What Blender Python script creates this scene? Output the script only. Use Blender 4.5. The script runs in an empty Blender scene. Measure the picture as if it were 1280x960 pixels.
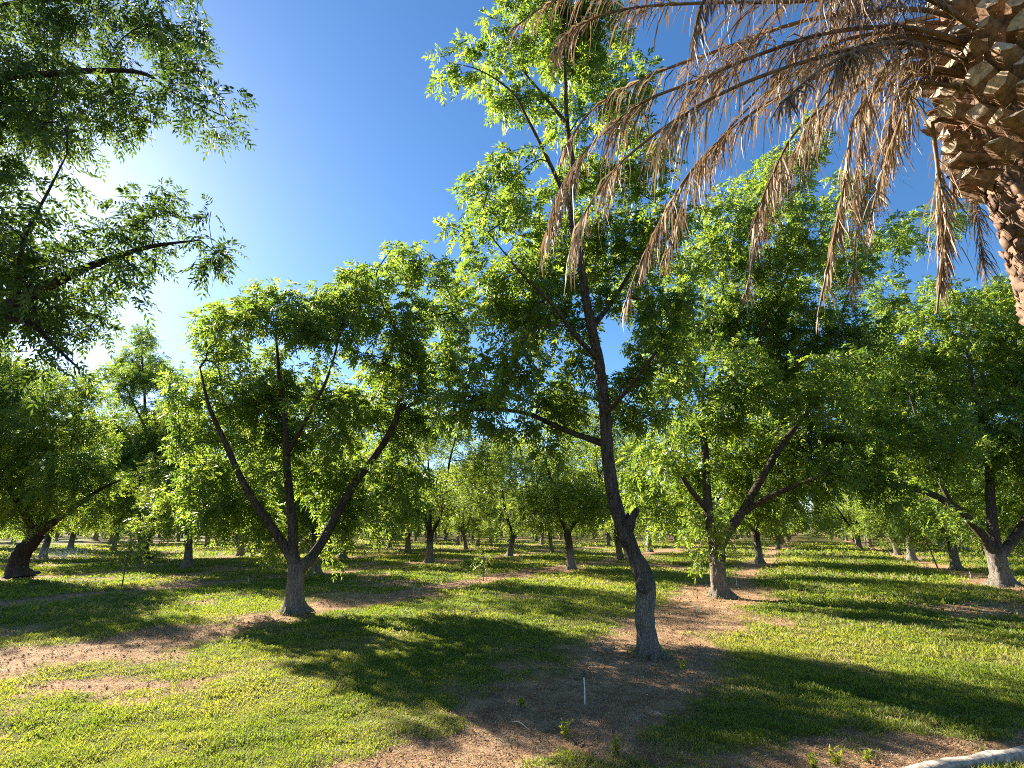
import bpy, math
import numpy as np
from mathutils import Vector

R = np.random.default_rng(11)
SC = bpy.context.scene
COL = SC.collection
rad = math.radians

# ------------------------------------------------------------------ camera model
F = 660.0                      # focal length in photo pixels (1280 wide)
HOR = 660.0                    # horizon row
PITCH = math.atan((HOR - 480.0) / F)
CAMH = 2.1
cp, sp = math.cos(PITCH), math.sin(PITCH)


def ray(px, py):
    a, b = px - 640.0, 480.0 - py
    return np.array([a, F * cp - b * sp, F * sp + b * cp])


def ground(px, py, z=0.0):
    r = ray(px, py)
    t = (z - CAMH) / r[2]
    return np.array([r[0] * t, r[1] * t, z])


def at(px, py, Y):
    r = ray(px, py)
    t = Y / r[1]
    return np.array([r[0] * t, Y, CAMH + r[2] * t])


def proj(p):
    x, y, z = p[0], p[1], p[2] - CAMH
    f = y * cp + z * sp
    u = z * cp - y * sp
    return 640 + F * x / f, 480 - F * u / f, f


_r = ray(1005, HOR)
TH = math.atan2(_r[0], _r[1])
U = np.array([math.sin(TH), math.cos(TH)])      # along the rows
N = np.array([math.cos(TH), -math.sin(TH)])     # across the rows, to the right
PA = ground(810, 815)
NA, UA = PA[:2] @ N, PA[:2] @ U
SN, SU = 9.15, 9.05
SUN_AZ, SUN_EL = rad(-47.5), rad(27)
SUND = np.array([math.sin(SUN_AZ) * math.cos(SUN_EL), math.cos(SUN_AZ) * math.cos(SUN_EL), math.sin(SUN_EL)])

cam = bpy.data.objects.new('camera', bpy.data.cameras.new('camera'))
COL.objects.link(cam)
cam.location = (0, 0, CAMH)
cam.rotation_euler = (math.pi / 2 + PITCH, 0, 0)
cam.data.sensor_width = 36
cam.data.lens = 36 * F / 1280
cam.data.clip_start = 0.05
cam.data.clip_end = 5000
SC.camera = cam


# ------------------------------------------------------------------ noise
def _hash(ix, iy, iz, s):
    h = (ix.astype(np.int64) * 374761393 + iy.astype(np.int64) * 668265263 + iz.astype(np.int64) * 2147483647 + s * 974634777) & 0xFFFFFFFF
    h = ((h ^ (h >> 13)) * 1274126177) & 0xFFFFFFFF
    h = h ^ (h >> 16)
    return (h & 0xFFFF) / 65535.0


def vnoise(p, s=0):
    p = np.atleast_2d(p)
    if p.shape[1] == 2:
        p = np.c_[p, np.zeros(len(p))]
    i = np.floor(p)
    f = p - i
    f = f * f * (3 - 2 * f)
    out = 0
    for dx in (0, 1):
        wx = f[:, 0] if dx else 1 - f[:, 0]
        for dy in (0, 1):
            wy = f[:, 1] if dy else 1 - f[:, 1]
            for dz in (0, 1):
                wz = f[:, 2] if dz else 1 - f[:, 2]
                out = out + wx * wy * wz * _hash(i[:, 0] + dx, i[:, 1] + dy, i[:, 2] + dz, s)
    return out


def fbm(p, s=0, o=3):
    a, t, w = 0, 1.0, 0.0
    for k in range(o):
        a = a + t * vnoise(np.atleast_2d(p) * 2 ** k, s + k * 7)
        w += t
        t *= .5
    return a / w


def sstep(a, b, x):
    t = np.clip((x - a) / (b - a), 0, 1)
    return t * t * (3 - 2 * t)


def unit(v):
    return v / np.maximum(np.linalg.norm(v, axis=-1, keepdims=True), 1e-9)


# ------------------------------------------------------------------ objects
def mesh_np(name, V, FQ, mat=None, smooth=False, attr=None, parent=None):
    """one mesh object from an (n,3) vertex array and an (m,k) face array"""
    V = np.asarray(V, np.float32)
    FQ = np.asarray(FQ, np.int32)
    m = bpy.data.meshes.new(name)
    k = FQ.shape[1]
    m.vertices.add(len(V)); m.vertices.foreach_set('co', V.ravel())
    m.loops.add(FQ.size); m.loops.foreach_set('vertex_index', FQ.ravel())
    m.polygons.add(len(FQ))
    m.polygons.foreach_set('loop_start', np.arange(0, FQ.size, k, dtype=np.int32))
    m.polygons.foreach_set('loop_total', np.full(len(FQ), k, np.int32))
    if smooth:
        m.polygons.foreach_set('use_smooth', np.ones(len(FQ), bool))
    m.update(calc_edges=True)
    for an, av in (attr or {}).items():
        a = m.attributes.new(an, 'FLOAT', 'POINT')
        a.data.foreach_set('value', np.asarray(av, np.float32))
    if mat:
        m.materials.append(mat)
    o = bpy.data.objects.new(name, m)
    COL.objects.link(o)
    if parent:
        o.parent = parent
    return o


def thing(name, label, cat, loc=(0, 0, 0), group=None, rz=0.0):
    o = bpy.data.objects.new(name, None)
    COL.objects.link(o)
    o.location = tuple(float(v) for v in loc)
    o.rotation_euler = (0, 0, rz)
    o.empty_display_size = .3
    tag(o, label, cat, group)
    return o


def tag(o, label=None, cat=None, group=None, kind=None):
    if label: o['label'] = label
    if cat: o['category'] = cat
    if group: o['group'] = group
    if kind: o['kind'] = kind
    return o


class MB:
    """collects quad pieces for one mesh"""
    def __init__(s):
        s.V, s.Fc, s.A, s.n = [], [], [], 0

    def add(s, V, Fc, a=0.0):
        s.V.append(V); s.Fc.append(np.asarray(Fc) + s.n); s.n += len(V)
        s.A.append(np.broadcast_to(np.asarray(a, float), (len(V),)))

    def build(s, name, mat, parent=None, smooth=False, attr='tint', origin=(0, 0, 0)):
        V = np.concatenate(s.V) - np.asarray(origin)
        return mesh_np(name, V, np.concatenate(s.Fc), mat, smooth, {attr: np.concatenate(s.A)}, parent)


def tube(P, r, sides=6, seed=None, wob=0.0, lobes=None, zbase=0.0):
    """quad tube along P (n,3) with radii r (n)"""
    P = np.asarray(P, float)
    n = len(P)
    r = np.broadcast_to(np.asarray(r, float), (n,))
    T = np.empty_like(P)
    T[1:-1] = P[2:] - P[:-2]
    T[0] = P[1] - P[0]; T[-1] = P[-1] - P[-2]
    T = unit(T)
    ref = np.array([1.0, 0, 0]) if abs(T[0][0]) < .8 else np.array([0, 1.0, 0])
    X = np.empty_like(P)
    x = ref - T[0] * (ref @ T[0]); x /= np.linalg.norm(x) + 1e-9
    X[0] = x
    for i in range(1, n):
        x = x - T[i] * (x @ T[i]); x /= np.linalg.norm(x) + 1e-9
        X[i] = x
    Yv = np.cross(T, X)
    a = np.arange(sides) * 2 * math.pi / sides
    rr = r[:, None] * np.ones((1, sides))
    if lobes is not None:
        rr = rr * lobes(P, a)
    V = P[:, None, :] + rr[..., None] * (np.cos(a)[None, :, None] * X[:, None, :] + np.sin(a)[None, :, None] * Yv[:, None, :])
    if wob:
        Vf = V.reshape(-1, 3)
        d = unit(Vf - np.repeat(P, sides, 0))
        nz = (fbm(Vf * np.array([9, 9, 2.2]), 5) - .5) * 2 + .7 * (fbm(Vf * 3.0, 9) - .5) * 2
        if sides > 16:
            q = Vf + .05 * vnoise(Vf * 6, 3)[:, None]
            nz = nz - 1.1 * (1 - np.abs(2 * vnoise(q * np.array([19, 19, 3.2]), 12) - 1)) ** 3 + .4 * (vnoise(q * np.array([40, 40, 11.]), 15) - .5)
        V = (Vf + d * (nz * wob * np.repeat(r, sides))[:, None]).reshape(n, sides, 3)
    V = V.reshape(-1, 3)
    i = np.arange(n - 1)[:, None] * sides
    j = np.arange(sides)[None, :]
    jn = (j + 1) % sides
    Fq = np.stack([i + j, i + jn, i + sides + jn, i + sides + j], -1).reshape(-1, 4)
    return V, Fq


def crom(P, step):
    """smooth resampled polyline; P may carry a radius in a fourth column"""
    P = np.asarray(P, float)
    Q = np.vstack([2 * P[0] - P[1], P, 2 * P[-1] - P[-2]])
    out = []
    for i in range(1, len(Q) - 2):
        k = max(1, int(round(np.linalg.norm(Q[i + 1, :3] - Q[i, :3]) / step)))
        t = (np.arange(k) / k)[:, None]
        a, b, c, d = Q[i - 1], Q[i], Q[i + 1], Q[i + 2]
        out.append(.5 * (2 * b + (c - a) * t + (2 * a - 5 * b + 4 * c - d) * t ** 2 + (3 * b - a - 3 * c + d) * t ** 3))
    out.append(P[-1:])
    return np.vstack(out)


def box(mb, c, ax, ay, az, a=0.0, top=1.0):
    """a box with half axes ax, ay, az round c; the +az end scaled by top"""
    c = np.asarray(c, float)
    V = [c + sx * ax * (top if sz > 0 else 1) + sy * ay * (top if sz > 0 else 1) + sz * az for sz in (-1, 1) for sx, sy in ((-1, -1), (1, -1), (1, 1), (-1, 1))]
    mb.add(np.array(V), [[3, 2, 1, 0], [4, 5, 6, 7], [0, 1, 5, 4], [1, 2, 6, 5], [2, 3, 7, 6], [3, 0, 4, 7]], a)


# ------------------------------------------------------------------ materials
def nodes(name):
    m = bpy.data.materials.new(name)
    m.use_nodes = True
    nt = m.node_tree
    nt.nodes.clear()
    return m, nt, nt.nodes, nt.links


def nd(nt, typ, **kw):
    n = nt.nodes.new(typ)
    for k, v in kw.items():
        if k.startswith('i_'):
            n.inputs[k[2:].replace('_', ' ')].default_value = v
        else:
            setattr(n, k, v)
    return n


def ramp(nt, stops):
    n = nt.nodes.new('ShaderNodeValToRGB')
    e = n.color_ramp.elements
    while len(e) < len(stops): e.new(.5)
    for x, (p, c) in zip(e, stops):
        x.position = p; x.color = (*c, 1)
    return n


def leaf_mat(name, cols, trans_cols, tfac=.5, rough=.42, spec=.35):
    m, nt, ns, lk = nodes(name)
    at_ = nd(nt, 'ShaderNodeAttribute', attribute_name='tint')
    r1, r2 = ramp(nt, cols), ramp(nt, trans_cols)
    lk.new(at_.outputs['Fac'], r1.inputs[0]); lk.new(at_.outputs['Fac'], r2.inputs[0])
    p = nd(nt, 'ShaderNodeBsdfPrincipled')
    p.inputs['Roughness'].default_value = rough
    p.inputs['Specular IOR Level'].default_value = spec
    lk.new(r1.outputs[0], p.inputs['Base Color'])
    t = nd(nt, 'ShaderNodeBsdfTranslucent')
    lk.new(r2.outputs[0], t.inputs['Color'])
    mx = nd(nt, 'ShaderNodeMixShader')
    mx.inputs[0].default_value = tfac
    lk.new(p.outputs[0], mx.inputs[1]); lk.new(t.outputs[0], mx.inputs[2])
    o = nd(nt, 'ShaderNodeOutputMaterial')
    lk.new(mx.outputs[0], o.inputs[0])
    return m


LEAF = leaf_mat('pecan_leaf',
                [(0, (.032, .070, .016)), (.5, (.060, .115, .024)), (1, (.11, .16, .035))],
                [(0, (.18, .30, .03)), (.5, (.31, .43, .045)), (1, (.48, .53, .06))], .49, .42, .3)
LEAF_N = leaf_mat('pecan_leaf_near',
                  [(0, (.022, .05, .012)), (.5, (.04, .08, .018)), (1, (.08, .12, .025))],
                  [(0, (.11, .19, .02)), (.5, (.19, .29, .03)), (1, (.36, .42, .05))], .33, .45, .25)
GRASS = leaf_mat('grass_blade',
                 [(0, (.06, .105, .016)), (.55, (.145, .18, .028)), (.82, (.23, .24, .045)), (.92, (.34, .27, .13)), (1, (.36, .29, .16))],
                 [(0, (.17, .28, .02)), (.55, (.36, .42, .035)), (.82, (.50, .48, .055)), (.92, (.38, .30, .14)), (1, (.38, .30, .16))], .45, .55, .2)
FROND = leaf_mat('dead_frond_leaflet',
                 [(0, (.09, .06, .045)), (.45, (.26, .17, .10)), (.8, (.42, .30, .185)), (1, (.54, .43, .28))],
                 [(0, (.10, .065, .04)), (.45, (.24, .15, .08)), (.8, (.40, .27, .14)), (1, (.46, .37, .23))], .28, .55, .3)


def bark_mat(name, lo, hi, pale, zpale=1.5, scale=1.0, bump=.6):
    m, nt, ns, lk = nodes(name)
    tc = nd(nt, 'ShaderNodeNewGeometry')
    mp = nd(nt, 'ShaderNodeMapping')
    mp.inputs['Scale'].default_value = (24 * scale, 24 * scale, 4.5 * scale)
    lk.new(tc.outputs['Position'], mp.inputs[0])
    v = nd(nt, 'ShaderNodeTexVoronoi', feature='DISTANCE_TO_EDGE')
    n1 = nd(nt, 'ShaderNodeTexNoise')
    n1.inputs['Scale'].default_value = 1.3; n1.inputs['Detail'].default_value = 6
    lk.new(mp.outputs[0], n1.inputs[0])
    wm = nd(nt, 'ShaderNodeMix', data_type='VECTOR')
    wm.inputs[0].default_value = .35
    lk.new(mp.outputs[0], wm.inputs[4]); lk.new(n1.outputs['Color'], wm.inputs[5])
    lk.new(wm.outputs[1], v.inputs[0])
    n2 = nd(nt, 'ShaderNodeTexNoise')
    n2.inputs['Scale'].default_value = 2.3; n2.inputs['Detail'].default_value = 5
    lk.new(tc.outputs['Position'], n2.inputs[0])
    mul = nd(nt, 'ShaderNodeMath', operation='MULTIPLY_ADD')
    lk.new(v.outputs[0], mul.inputs[0]); mul.inputs[1].default_value = 1.6
    lk.new(n1.outputs[0], mul.inputs[2])
    rp = ramp(nt, [(.35, lo), (.8, hi)])
    sc = nd(nt, 'ShaderNodeMath', operation='MULTIPLY'); sc.inputs[1].default_value = .75
    lk.new(mul.outputs[0], sc.inputs[0]); lk.new(sc.outputs[0], rp.inputs[0])
    # weathered pale band on the lower trunk, ragged upper edge
    sx = nd(nt, 'ShaderNodeSeparateXYZ'); lk.new(tc.outputs['Position'], sx.inputs[0])
    ad = nd(nt, 'ShaderNodeMath', operation='MULTIPLY_ADD'); lk.new(n2.outputs[0], ad.inputs[0]); ad.inputs[1].default_value = 1.4
    lk.new(sx.outputs[2], ad.inputs[2])
    mr = nd(nt, 'ShaderNodeMapRange'); mr.inputs[1].default_value = zpale + 1.1; mr.inputs[2].default_value = zpale + .3
    mr.inputs[3].default_value = 0; mr.inputs[4].default_value = .8
    lk.new(ad.outputs[0], mr.inputs[0])
    pm = nd(nt, 'ShaderNodeMath', operation='MULTIPLY'); lk.new(mr.outputs[0], pm.inputs[0]); lk.new(sc.outputs[0], pm.inputs[1])
    mix = nd(nt, 'ShaderNodeMix', data_type='RGBA')
    lk.new(pm.outputs[0], mix.inputs[0]); lk.new(rp.outputs[0], mix.inputs[6]); mix.inputs[7].default_value = (*pale, 1)
    b = nd(nt, 'ShaderNodeBump'); b.inputs['Strength'].default_value = bump; b.inputs['Distance'].default_value = .051
    lk.new(mul.outputs[0], b.inputs['Height'])
    p = nd(nt, 'ShaderNodeBsdfPrincipled'); p.inputs['Roughness'].default_value = .9
    p.inputs['Specular IOR Level'].default_value = .15
    lk.new(mix.outputs[2], p.inputs['Base Color']); lk.new(b.outputs[0], p.inputs['Normal'])
    o = nd(nt, 'ShaderNodeOutputMaterial'); lk.new(p.outputs[0], o.inputs[0])
    return m


BARK = bark_mat('pecan_bark', (.04, .03, .023), (.21, .165, .125), (.50, .43, .35), 1.2, .62, 1.0)
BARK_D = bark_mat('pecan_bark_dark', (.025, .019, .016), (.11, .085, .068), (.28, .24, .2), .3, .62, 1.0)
BARK_W = bark_mat('pecan_bark_whitewashed', (.05, .04, .03), (.2, .16, .13), (.62, .57, .5), 1.0, .62, 1.0)


def plain(name, col, rough=.7, var=.25, scale=30, bump=.3, metal=0.0, attr=None):
    """coloured surface with noise variation"""
    m, nt, ns, lk = nodes(name)
    g = nd(nt, 'ShaderNodeNewGeometry')
    n = nd(nt, 'ShaderNodeTexNoise'); n.inputs['Scale'].default_value = scale; n.inputs['Detail'].default_value = 5
    lk.new(g.outputs['Position'], n.inputs[0])
    c0 = tuple(max(0, x * (1 - var)) for x in col); c1 = tuple(min(1, x * (1 + var)) for x in col)
    rp = ramp(nt, [(.3, c0), (.7, c1)]); lk.new(n.outputs[0], rp.inputs[0])
    b = nd(nt, 'ShaderNodeBump'); b.inputs['Strength'].default_value = bump; b.inputs['Distance'].default_value = .01
    lk.new(n.outputs[0], b.inputs['Height'])
    p = nd(nt, 'ShaderNodeBsdfPrincipled'); p.inputs['Roughness'].default_value = rough; p.inputs['Metallic'].default_value = metal
    p.inputs['Specular IOR Level'].default_value = .25
    lk.new(rp.outputs[0], p.inputs['Base Color']); lk.new(b.outputs[0], p.inputs['Normal'])
    o = nd(nt, 'ShaderNodeOutputMaterial'); lk.new(p.outputs[0], o.inputs[0])
    return m


M_CUT = plain('palm_cut_end', (.46, .35, .245), .85, .5, 30, .8)
M_STUB = plain('palm_stub', (.22, .13, .075), .85, .5, 26, .7)
M_PTRUNK = plain('palm_trunk', (.165, .10, .066), .9, .6, 14, .9)
M_PETIOLE = plain('palm_petiole', (.15, .09, .045), .55, .45, 12, .3)
M_CONC = plain('kerb_concrete', (.36, .31, .25), .9, .5, 18, .9)
M_PVC = plain('pvc_pipe', (.70, .68, .63), .5, .25, 40, .1)
M_BLACK = plain('black_plastic', (.03, .03, .03), .5, .2, 40, .1)
M_STAKE = plain('stake_wood', (.38, .30, .21), .8, .3, 40, .3)
M_SAPBARK = plain('sapling_bark', (.14, .10, .07), .8, .35, 40, .4)
M_GUARD = plain('trunk_guard', (.70, .68, .62), .6, .15, 30, .2)
M_LITTER = leaf_mat('leaf_litter',
                    [(0, (.15, .09, .055)), (.5, (.32, .21, .125)), (1, (.52, .39, .25))],
                    [(0, (.07, .045, .03)), (.5, (.2, .13, .08)), (1, (.4, .3, .2))], .12, .8, .1)


def drop_mat():
    m, nt, ns, lk = nodes('water_spray')
    p = nd(nt, 'ShaderNodeBsdfPrincipled'); p.inputs['Base Color'].default_value = (.85, .88, .9, 1)
    p.inputs['Roughness'].default_value = .1
    t = nd(nt, 'ShaderNodeBsdfTranslucent'); t.inputs[0].default_value = (.9, .92, .95, 1)
    mx = nd(nt, 'ShaderNodeMixShader'); lk.new(p.outputs[0], mx.inputs[1]); lk.new(t.outputs[0], mx.inputs[2])
    o = nd(nt, 'ShaderNodeOutputMaterial'); lk.new(mx.outputs[0], o.inputs[0])
    return m


M_DROP = drop_mat()

# ------------------------------------------------------------------ ground
KP = [np.r_[ground(px, py, .09)[:2]] for px, py in ((1040, 1010), (1127, 964), (1200, 948), (1290, 933), (1420, 918))]
KP[0] = KP[1] + (KP[1] - KP[2]) * 1.6
KC = crom(np.c_[np.array(KP), np.zeros(len(KP))], .12)[:, :2]


def kerb_side(P):
    """distance to the kerb line and whether on the camera side of it"""
    d2 = ((P[:, None, :] - KC[None]) ** 2).sum(-1)
    i = d2.argmin(1)
    t = np.gradient(KC, axis=0)[i]
    v = P - KC[i]
    s = t[:, 0] * v[:, 1] - t[:, 1] * v[:, 0]
    return np.sqrt(d2.min(1)), s < 0


def dirt_mask(P):
    n, u = P @ N, P @ U
    jf = (n - NA) / SN
    j = np.round(jf)
    d = np.abs(jf - j) * SN
    nz = fbm(P * .45, 3, 4)
    nz2 = fbm(P * 2.2, 21, 3)
    w = np.where(j == 0, .96, np.where(j == -1, 1.0, .80))
    w = w + np.where(j == 0, .35 * np.exp(-((u - 15) / 5) ** 2), 0)
    w = w * (.55 + .95 * vnoise(np.c_[u / 4.2, j * 7.3 + n * 0], 13))
    nz3 = fbm(P * 1.1, 23, 4)
    m = 1 - sstep(w - .8, w + .7, d + (nz - .5) * 2.2 + (nz2 - .5) * 1.0 + (nz3 - .42) * 1.5)
    # loose bare patches away from the rows
    bp = fbm(P * .33 + 40, 31, 4)
    m = np.maximum(m, .7 * sstep(.60, .72, bp + (nz2 - .5) * .2))
    for (px, py, rr) in ((112, 856, .55), (1180, 925, .5), (640, 925, .7), (560, 945, .6)):
        c = ground(px, py)[:2]
        q = (P - c) * np.array([.6, 1.5])
        m = np.maximum(m, .95 * (1 - sstep(rr * .6, rr * 1.2, np.linalg.norm(q, axis=1) + (nz2 - .5) * .7)))
    for (px, py, rr) in ((890, 925, .55), (760, 958, .45), (960, 905, .6), (530, 905, .35)):
        c = ground(px, py)[:2]
        m = m * sstep(rr * .5, rr * 1.3, np.linalg.norm((P - c) * np.array([.7, 1.3]), axis=1) + (nz2 - .5) * .8)
    near = np.linalg.norm(P, axis=1) < 16
    if near.any():
        kd, ks = kerb_side(P[near])
        mk = 1 - sstep(.28, .62, kd + (nz2[near] - .5) * .8)
        mm = m[near]
        mm = np.where(ks, 0, np.maximum(mm, mk))
        m[near] = mm
    return np.clip(m, 0, 1)


def gz(P):
    fade = np.clip(1.2 - np.linalg.norm(P, axis=1) / 22, 0, 1)
    return (vnoise(P * .35, 55) - .5) * .08 + (vnoise(P * 1.6, 56) - .5) * .04 + fade * ((vnoise(P * 3.4, 57) - .5) * .035 + (vnoise(P * 7.5, 58) - .5) * .014)


nr, na = 430, 640
rs = np.r_[0.0, np.geomspace(.6, 1500, nr - 1)]
fa = np.linspace(-1, 1, na, endpoint=False)
ang = math.pi * (0.45 * fa + 0.55 * fa ** 3) + math.pi / 2
XY = np.stack([rs[:, None] * np.cos(ang)[None], rs[:, None] * np.sin(ang)[None]], -1).reshape(-1, 2)
dm = dirt_mask(XY)
zz = gz(XY) - .015 * dm
i = np.arange(nr - 1)[:, None] * na
j = np.arange(na)[None]
jn = (j + 1) % na
FQ = np.stack([i + j, i + na + j, i + na + jn, i + jn], -1).reshape(-1, 4)


def ground_mat():
    m, nt, ns, lk = nodes('orchard_floor')
    g = nd(nt, 'ShaderNodeNewGeometry')
    a = nd(nt, 'ShaderNodeAttribute', attribute_name='dirt')

    def noise(s, d=5, r=.6):
        n = nd(nt, 'ShaderNodeTexNoise'); n.inputs['Scale'].default_value = s; n.inputs['Detail'].default_value = d
        n.inputs['Roughness'].default_value = r
        lk.new(g.outputs['Position'], n.inputs[0]); return n
    n1, n2, n3, n4 = noise(14, 6, .75), noise(.5, 4), noise(45, 3), noise(2.5, 5)
    gr = ramp(nt, [(.30, (.045, .05, .016)), (.5, (.115, .125, .03)), (.70, (.26, .24, .065))])
    lk.new(n1.outputs[0], gr.inputs[0])
    dry = nd(nt, 'ShaderNodeMix', data_type='RGBA'); dry.inputs[7].default_value = (.24, .22, .075, 1)
    mr = nd(nt, 'ShaderNodeMapRange'); mr.inputs[1].default_value = .45; mr.inputs[2].default_value = .75; mr.inputs[4].default_value = .55
    lk.new(n2.outputs[0], mr.inputs[0]); lk.new(mr.outputs[0], dry.inputs[0]); lk.new(gr.outputs[0], dry.inputs[6])
    dr = ramp(nt, [(.36, (.17, .095, .05)), (.48, (.33, .195, .105)), (.55, (.42, .265, .15)), (.66, (.55, .39, .24))])
    ad = nd(nt, 'ShaderNodeMath', operation='MULTIPLY_ADD'); lk.new(n3.outputs[0], ad.inputs[0]); ad.inputs[1].default_value = .5
    hf = nd(nt, 'ShaderNodeMath', operation='MULTIPLY'); hf.inputs[1].default_value = .5; lk.new(n4.outputs[0], hf.inputs[0])
    lk.new(hf.outputs[0], ad.inputs[2]); lk.new(ad.outputs[0], dr.inputs[0])
    # ragged edge between grass and earth
    ed = nd(nt, 'ShaderNodeMath', operation='MULTIPLY_ADD'); lk.new(n1.outputs[0], ed.inputs[0]); ed.inputs[1].default_value = .9
    lk.new(a.outputs['Fac'], ed.inputs[2])
    em = nd(nt, 'ShaderNodeMapRange'); em.inputs[1].default_value = .62; em.inputs[2].default_value = 1.16
    lk.new(ed.outputs[0], em.inputs[0])
    mx = nd(nt, 'ShaderNodeMix', data_type='RGBA')
    lk.new(em.outputs[0], mx.inputs[0]); lk.new(dry.outputs[2], mx.inputs[6]); lk.new(dr.outputs[0], mx.inputs[7])
    b = nd(nt, 'ShaderNodeBump'); b.inputs['Strength'].default_value = .9; b.inputs['Distance'].default_value = .051
    bs = nd(nt, 'ShaderNodeMath', operation='ADD'); lk.new(n1.outputs[0], bs.inputs[0]); lk.new(ad.outputs[0], bs.inputs[1])
    lk.new(bs.outputs[0], b.inputs['Height'])
    p = nd(nt, 'ShaderNodeBsdfPrincipled'); p.inputs['Roughness'].default_value = .95; p.inputs['Specular IOR Level'].default_value = .05
    lk.new(mx.outputs[2], p.inputs['Base Color']); lk.new(b.outputs[0], p.inputs['Normal'])
    o = nd(nt, 'ShaderNodeOutputMaterial'); lk.new(p.outputs[0], o.inputs[0])
    return m


G = mesh_np('ground', np.c_[XY, zz], FQ, ground_mat(), True, {'dirt': dm})
tag(G, kind='structure')


# grass blades, thinning out and growing coarser with distance
def blades(P, length, width, tint, tilt=(.35, 1.25)):
    n = len(P)
    az = R.uniform(0, 2 * math.pi, n)
    ti = R.uniform(*tilt, n)
    d = np.c_[np.cos(az) * np.sin(ti), np.sin(az) * np.sin(ti), np.cos(ti)]
    a2 = R.uniform(0, 2 * math.pi, n)
    s = np.c_[np.cos(a2), np.sin(a2), np.zeros(n)]
    b = np.c_[P, gz(P) - .004]
    w = (width / 2)[:, None]
    tip = b + d * length[:, None]
    mid = b + d * (length * .55)[:, None] + np.c_[np.zeros((n, 2)), length * .10]
    V = np.stack([b - s * w * .5, mid - s * w, tip, mid + s * w], 1).reshape(-1, 3)
    Fq = np.arange(n * 4).reshape(n, 4)
    return V, Fq, np.repeat(tint, 4)


def scatter_ring(r0, r1, dens, half=rad(58)):
    n = int((r1 ** 2 - r0 ** 2) * half * dens)
    r = np.sqrt(R.uniform(r0 ** 2, r1 ** 2, n))
    t = R.uniform(-half, half, n)
    return np.c_[r * np.sin(t), r * np.cos(t)]


gv, gf, ga, off = [], [], [], 0
for r0, r1, dens, L0, W0 in ((2.8, 5.5, 6500, .036, .0075), (5.5, 8, 5600, .040, .009), (8, 12, 2800, .048, .013), (12, 18, 1000, .062, .021),
                             (18, 28, 330, .085, .040), (28, 48, 95, .11, .07), (48, 90, 16, .17, .13)):
    P = scatter_ring(r0, r1, dens)
    m = dirt_mask(P)
    e = fbm(P * 3.2, 77, 3)
    keep = R.uniform(0, 1, len(P)) > np.clip(m * 1.25 + (e - .5) * .8 * (m > .05), 0, .985)
    P, m = P[keep], m[keep]
    if r0 < 8:
        kd, ks = kerb_side(P)
        ok = kd > .085
        P, m, kd, ks = P[ok], m[ok], kd[ok], ks[ok]
    else:
        ks = np.zeros(len(P), bool)
    big = fbm(P * .28, 91, 3)
    pat = fbm(P * .75 + 9, 94, 4)
    sm = fbm(P * 1.5, 92, 3)
    clump = fbm(P * 5.0, 93, 2)
    t = .20 + .75 * sstep(.35, .65, big) * .5 + .55 * (sm - .3) + R.normal(0, .10, len(P)) + .15 * m
    t = np.clip(t, 0, .84)
    dry = R.uniform(0, 1, len(P)) < .06 + .3 * m + .35 * sstep(.53, .68, pat)
    t = t - .22 * (1 - sstep(.32, .46, pat))
    t = np.clip(t, 0, .84)
    t = np.where(dry, R.uniform(.85, 1, len(P)), t)
    # longer grass on the right of the leaning tree, short turf on the left
    lush = sstep(-1.5, 2.5, P @ N - NA)
    ln = L0 * (.62 + .85 * sstep(.2, .8, clump) + .65 * lush * clump) * R.uniform(.6, 1.25, len(P)) * (1 - .35 * m)
    ln = np.where(ks, .10 * R.uniform(.7, 1.3, len(P)), ln)
    t = np.where(ks & ~dry, np.clip(t + .15, 0, .8), t)
    V, Fq, A = blades(P, ln, W0 * R.uniform(.6, 1.2, len(P)), t)
    gv.append(V); gf.append(Fq + off); ga.append(A); off += len(V)
for (px, py, rr, n_) in ((812, 818, .38, 420), (369, 766, .5, 420), (901, 746, .5, 300), (1254, 732, .6, 260)):
    c = ground(px, py)[:2]
    a_ = R.uniform(0, 6.28, n_); q = rr * (.45 + R.exponential(.35, n_))
    P = c + np.c_[np.cos(a_) * q, np.sin(a_) * q]
    V, Fq, A = blades(P, R.uniform(.05, .14, n_), R.uniform(.006, .014, n_), np.where(R.uniform(size=n_) < .55, R.uniform(.85, 1, n_), R.uniform(.2, .8, n_)), (.1, 1.0))
    gv.append(V); gf.append(Fq + off); ga.append(A); off += len(V)
go = mesh_np('grass', np.concatenate(gv), np.concatenate(gf), GRASS, False, {'tint': np.concatenate(ga)})
tag(go, 'short green and yellowing grass between the bare strips', 'grass', kind='stuff')

# dry leaves and bits of twig on the bare earth
lv, lf, la, off = [], [], [], 0
for r0, r1, dens, s in ((2.8, 8, 2200, .026), (8, 16, 520, .042), (16, 32, 90, .07)):
    P = scatter_ring(r0, r1, dens)
    m = dirt_mask(P)
    kd, ks = kerb_side(P)
    P = P[(R.uniform(0, 1, len(P)) < m * .9) & (kd > .09) & ~ks]
    V, Fq, A = blades(P, s * R.uniform(.5, 2.2, len(P)), s * .35 * R.uniform(.3, 1.4, len(P)), R.uniform(0, 1, len(P)) ** 1.2, (1.1, 1.55))
    V[:, 2] += .008
    lv.append(V); lf.append(Fq + off); la.append(A); off += len(V)
tag(mesh_np('leaf_litter', np.concatenate(lv), np.concatenate(lf), M_LITTER, False, {'tint': np.concatenate(la)}),
    'dry brown leaf litter on the bare earth under the trees', 'litter', kind='stuff')


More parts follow.
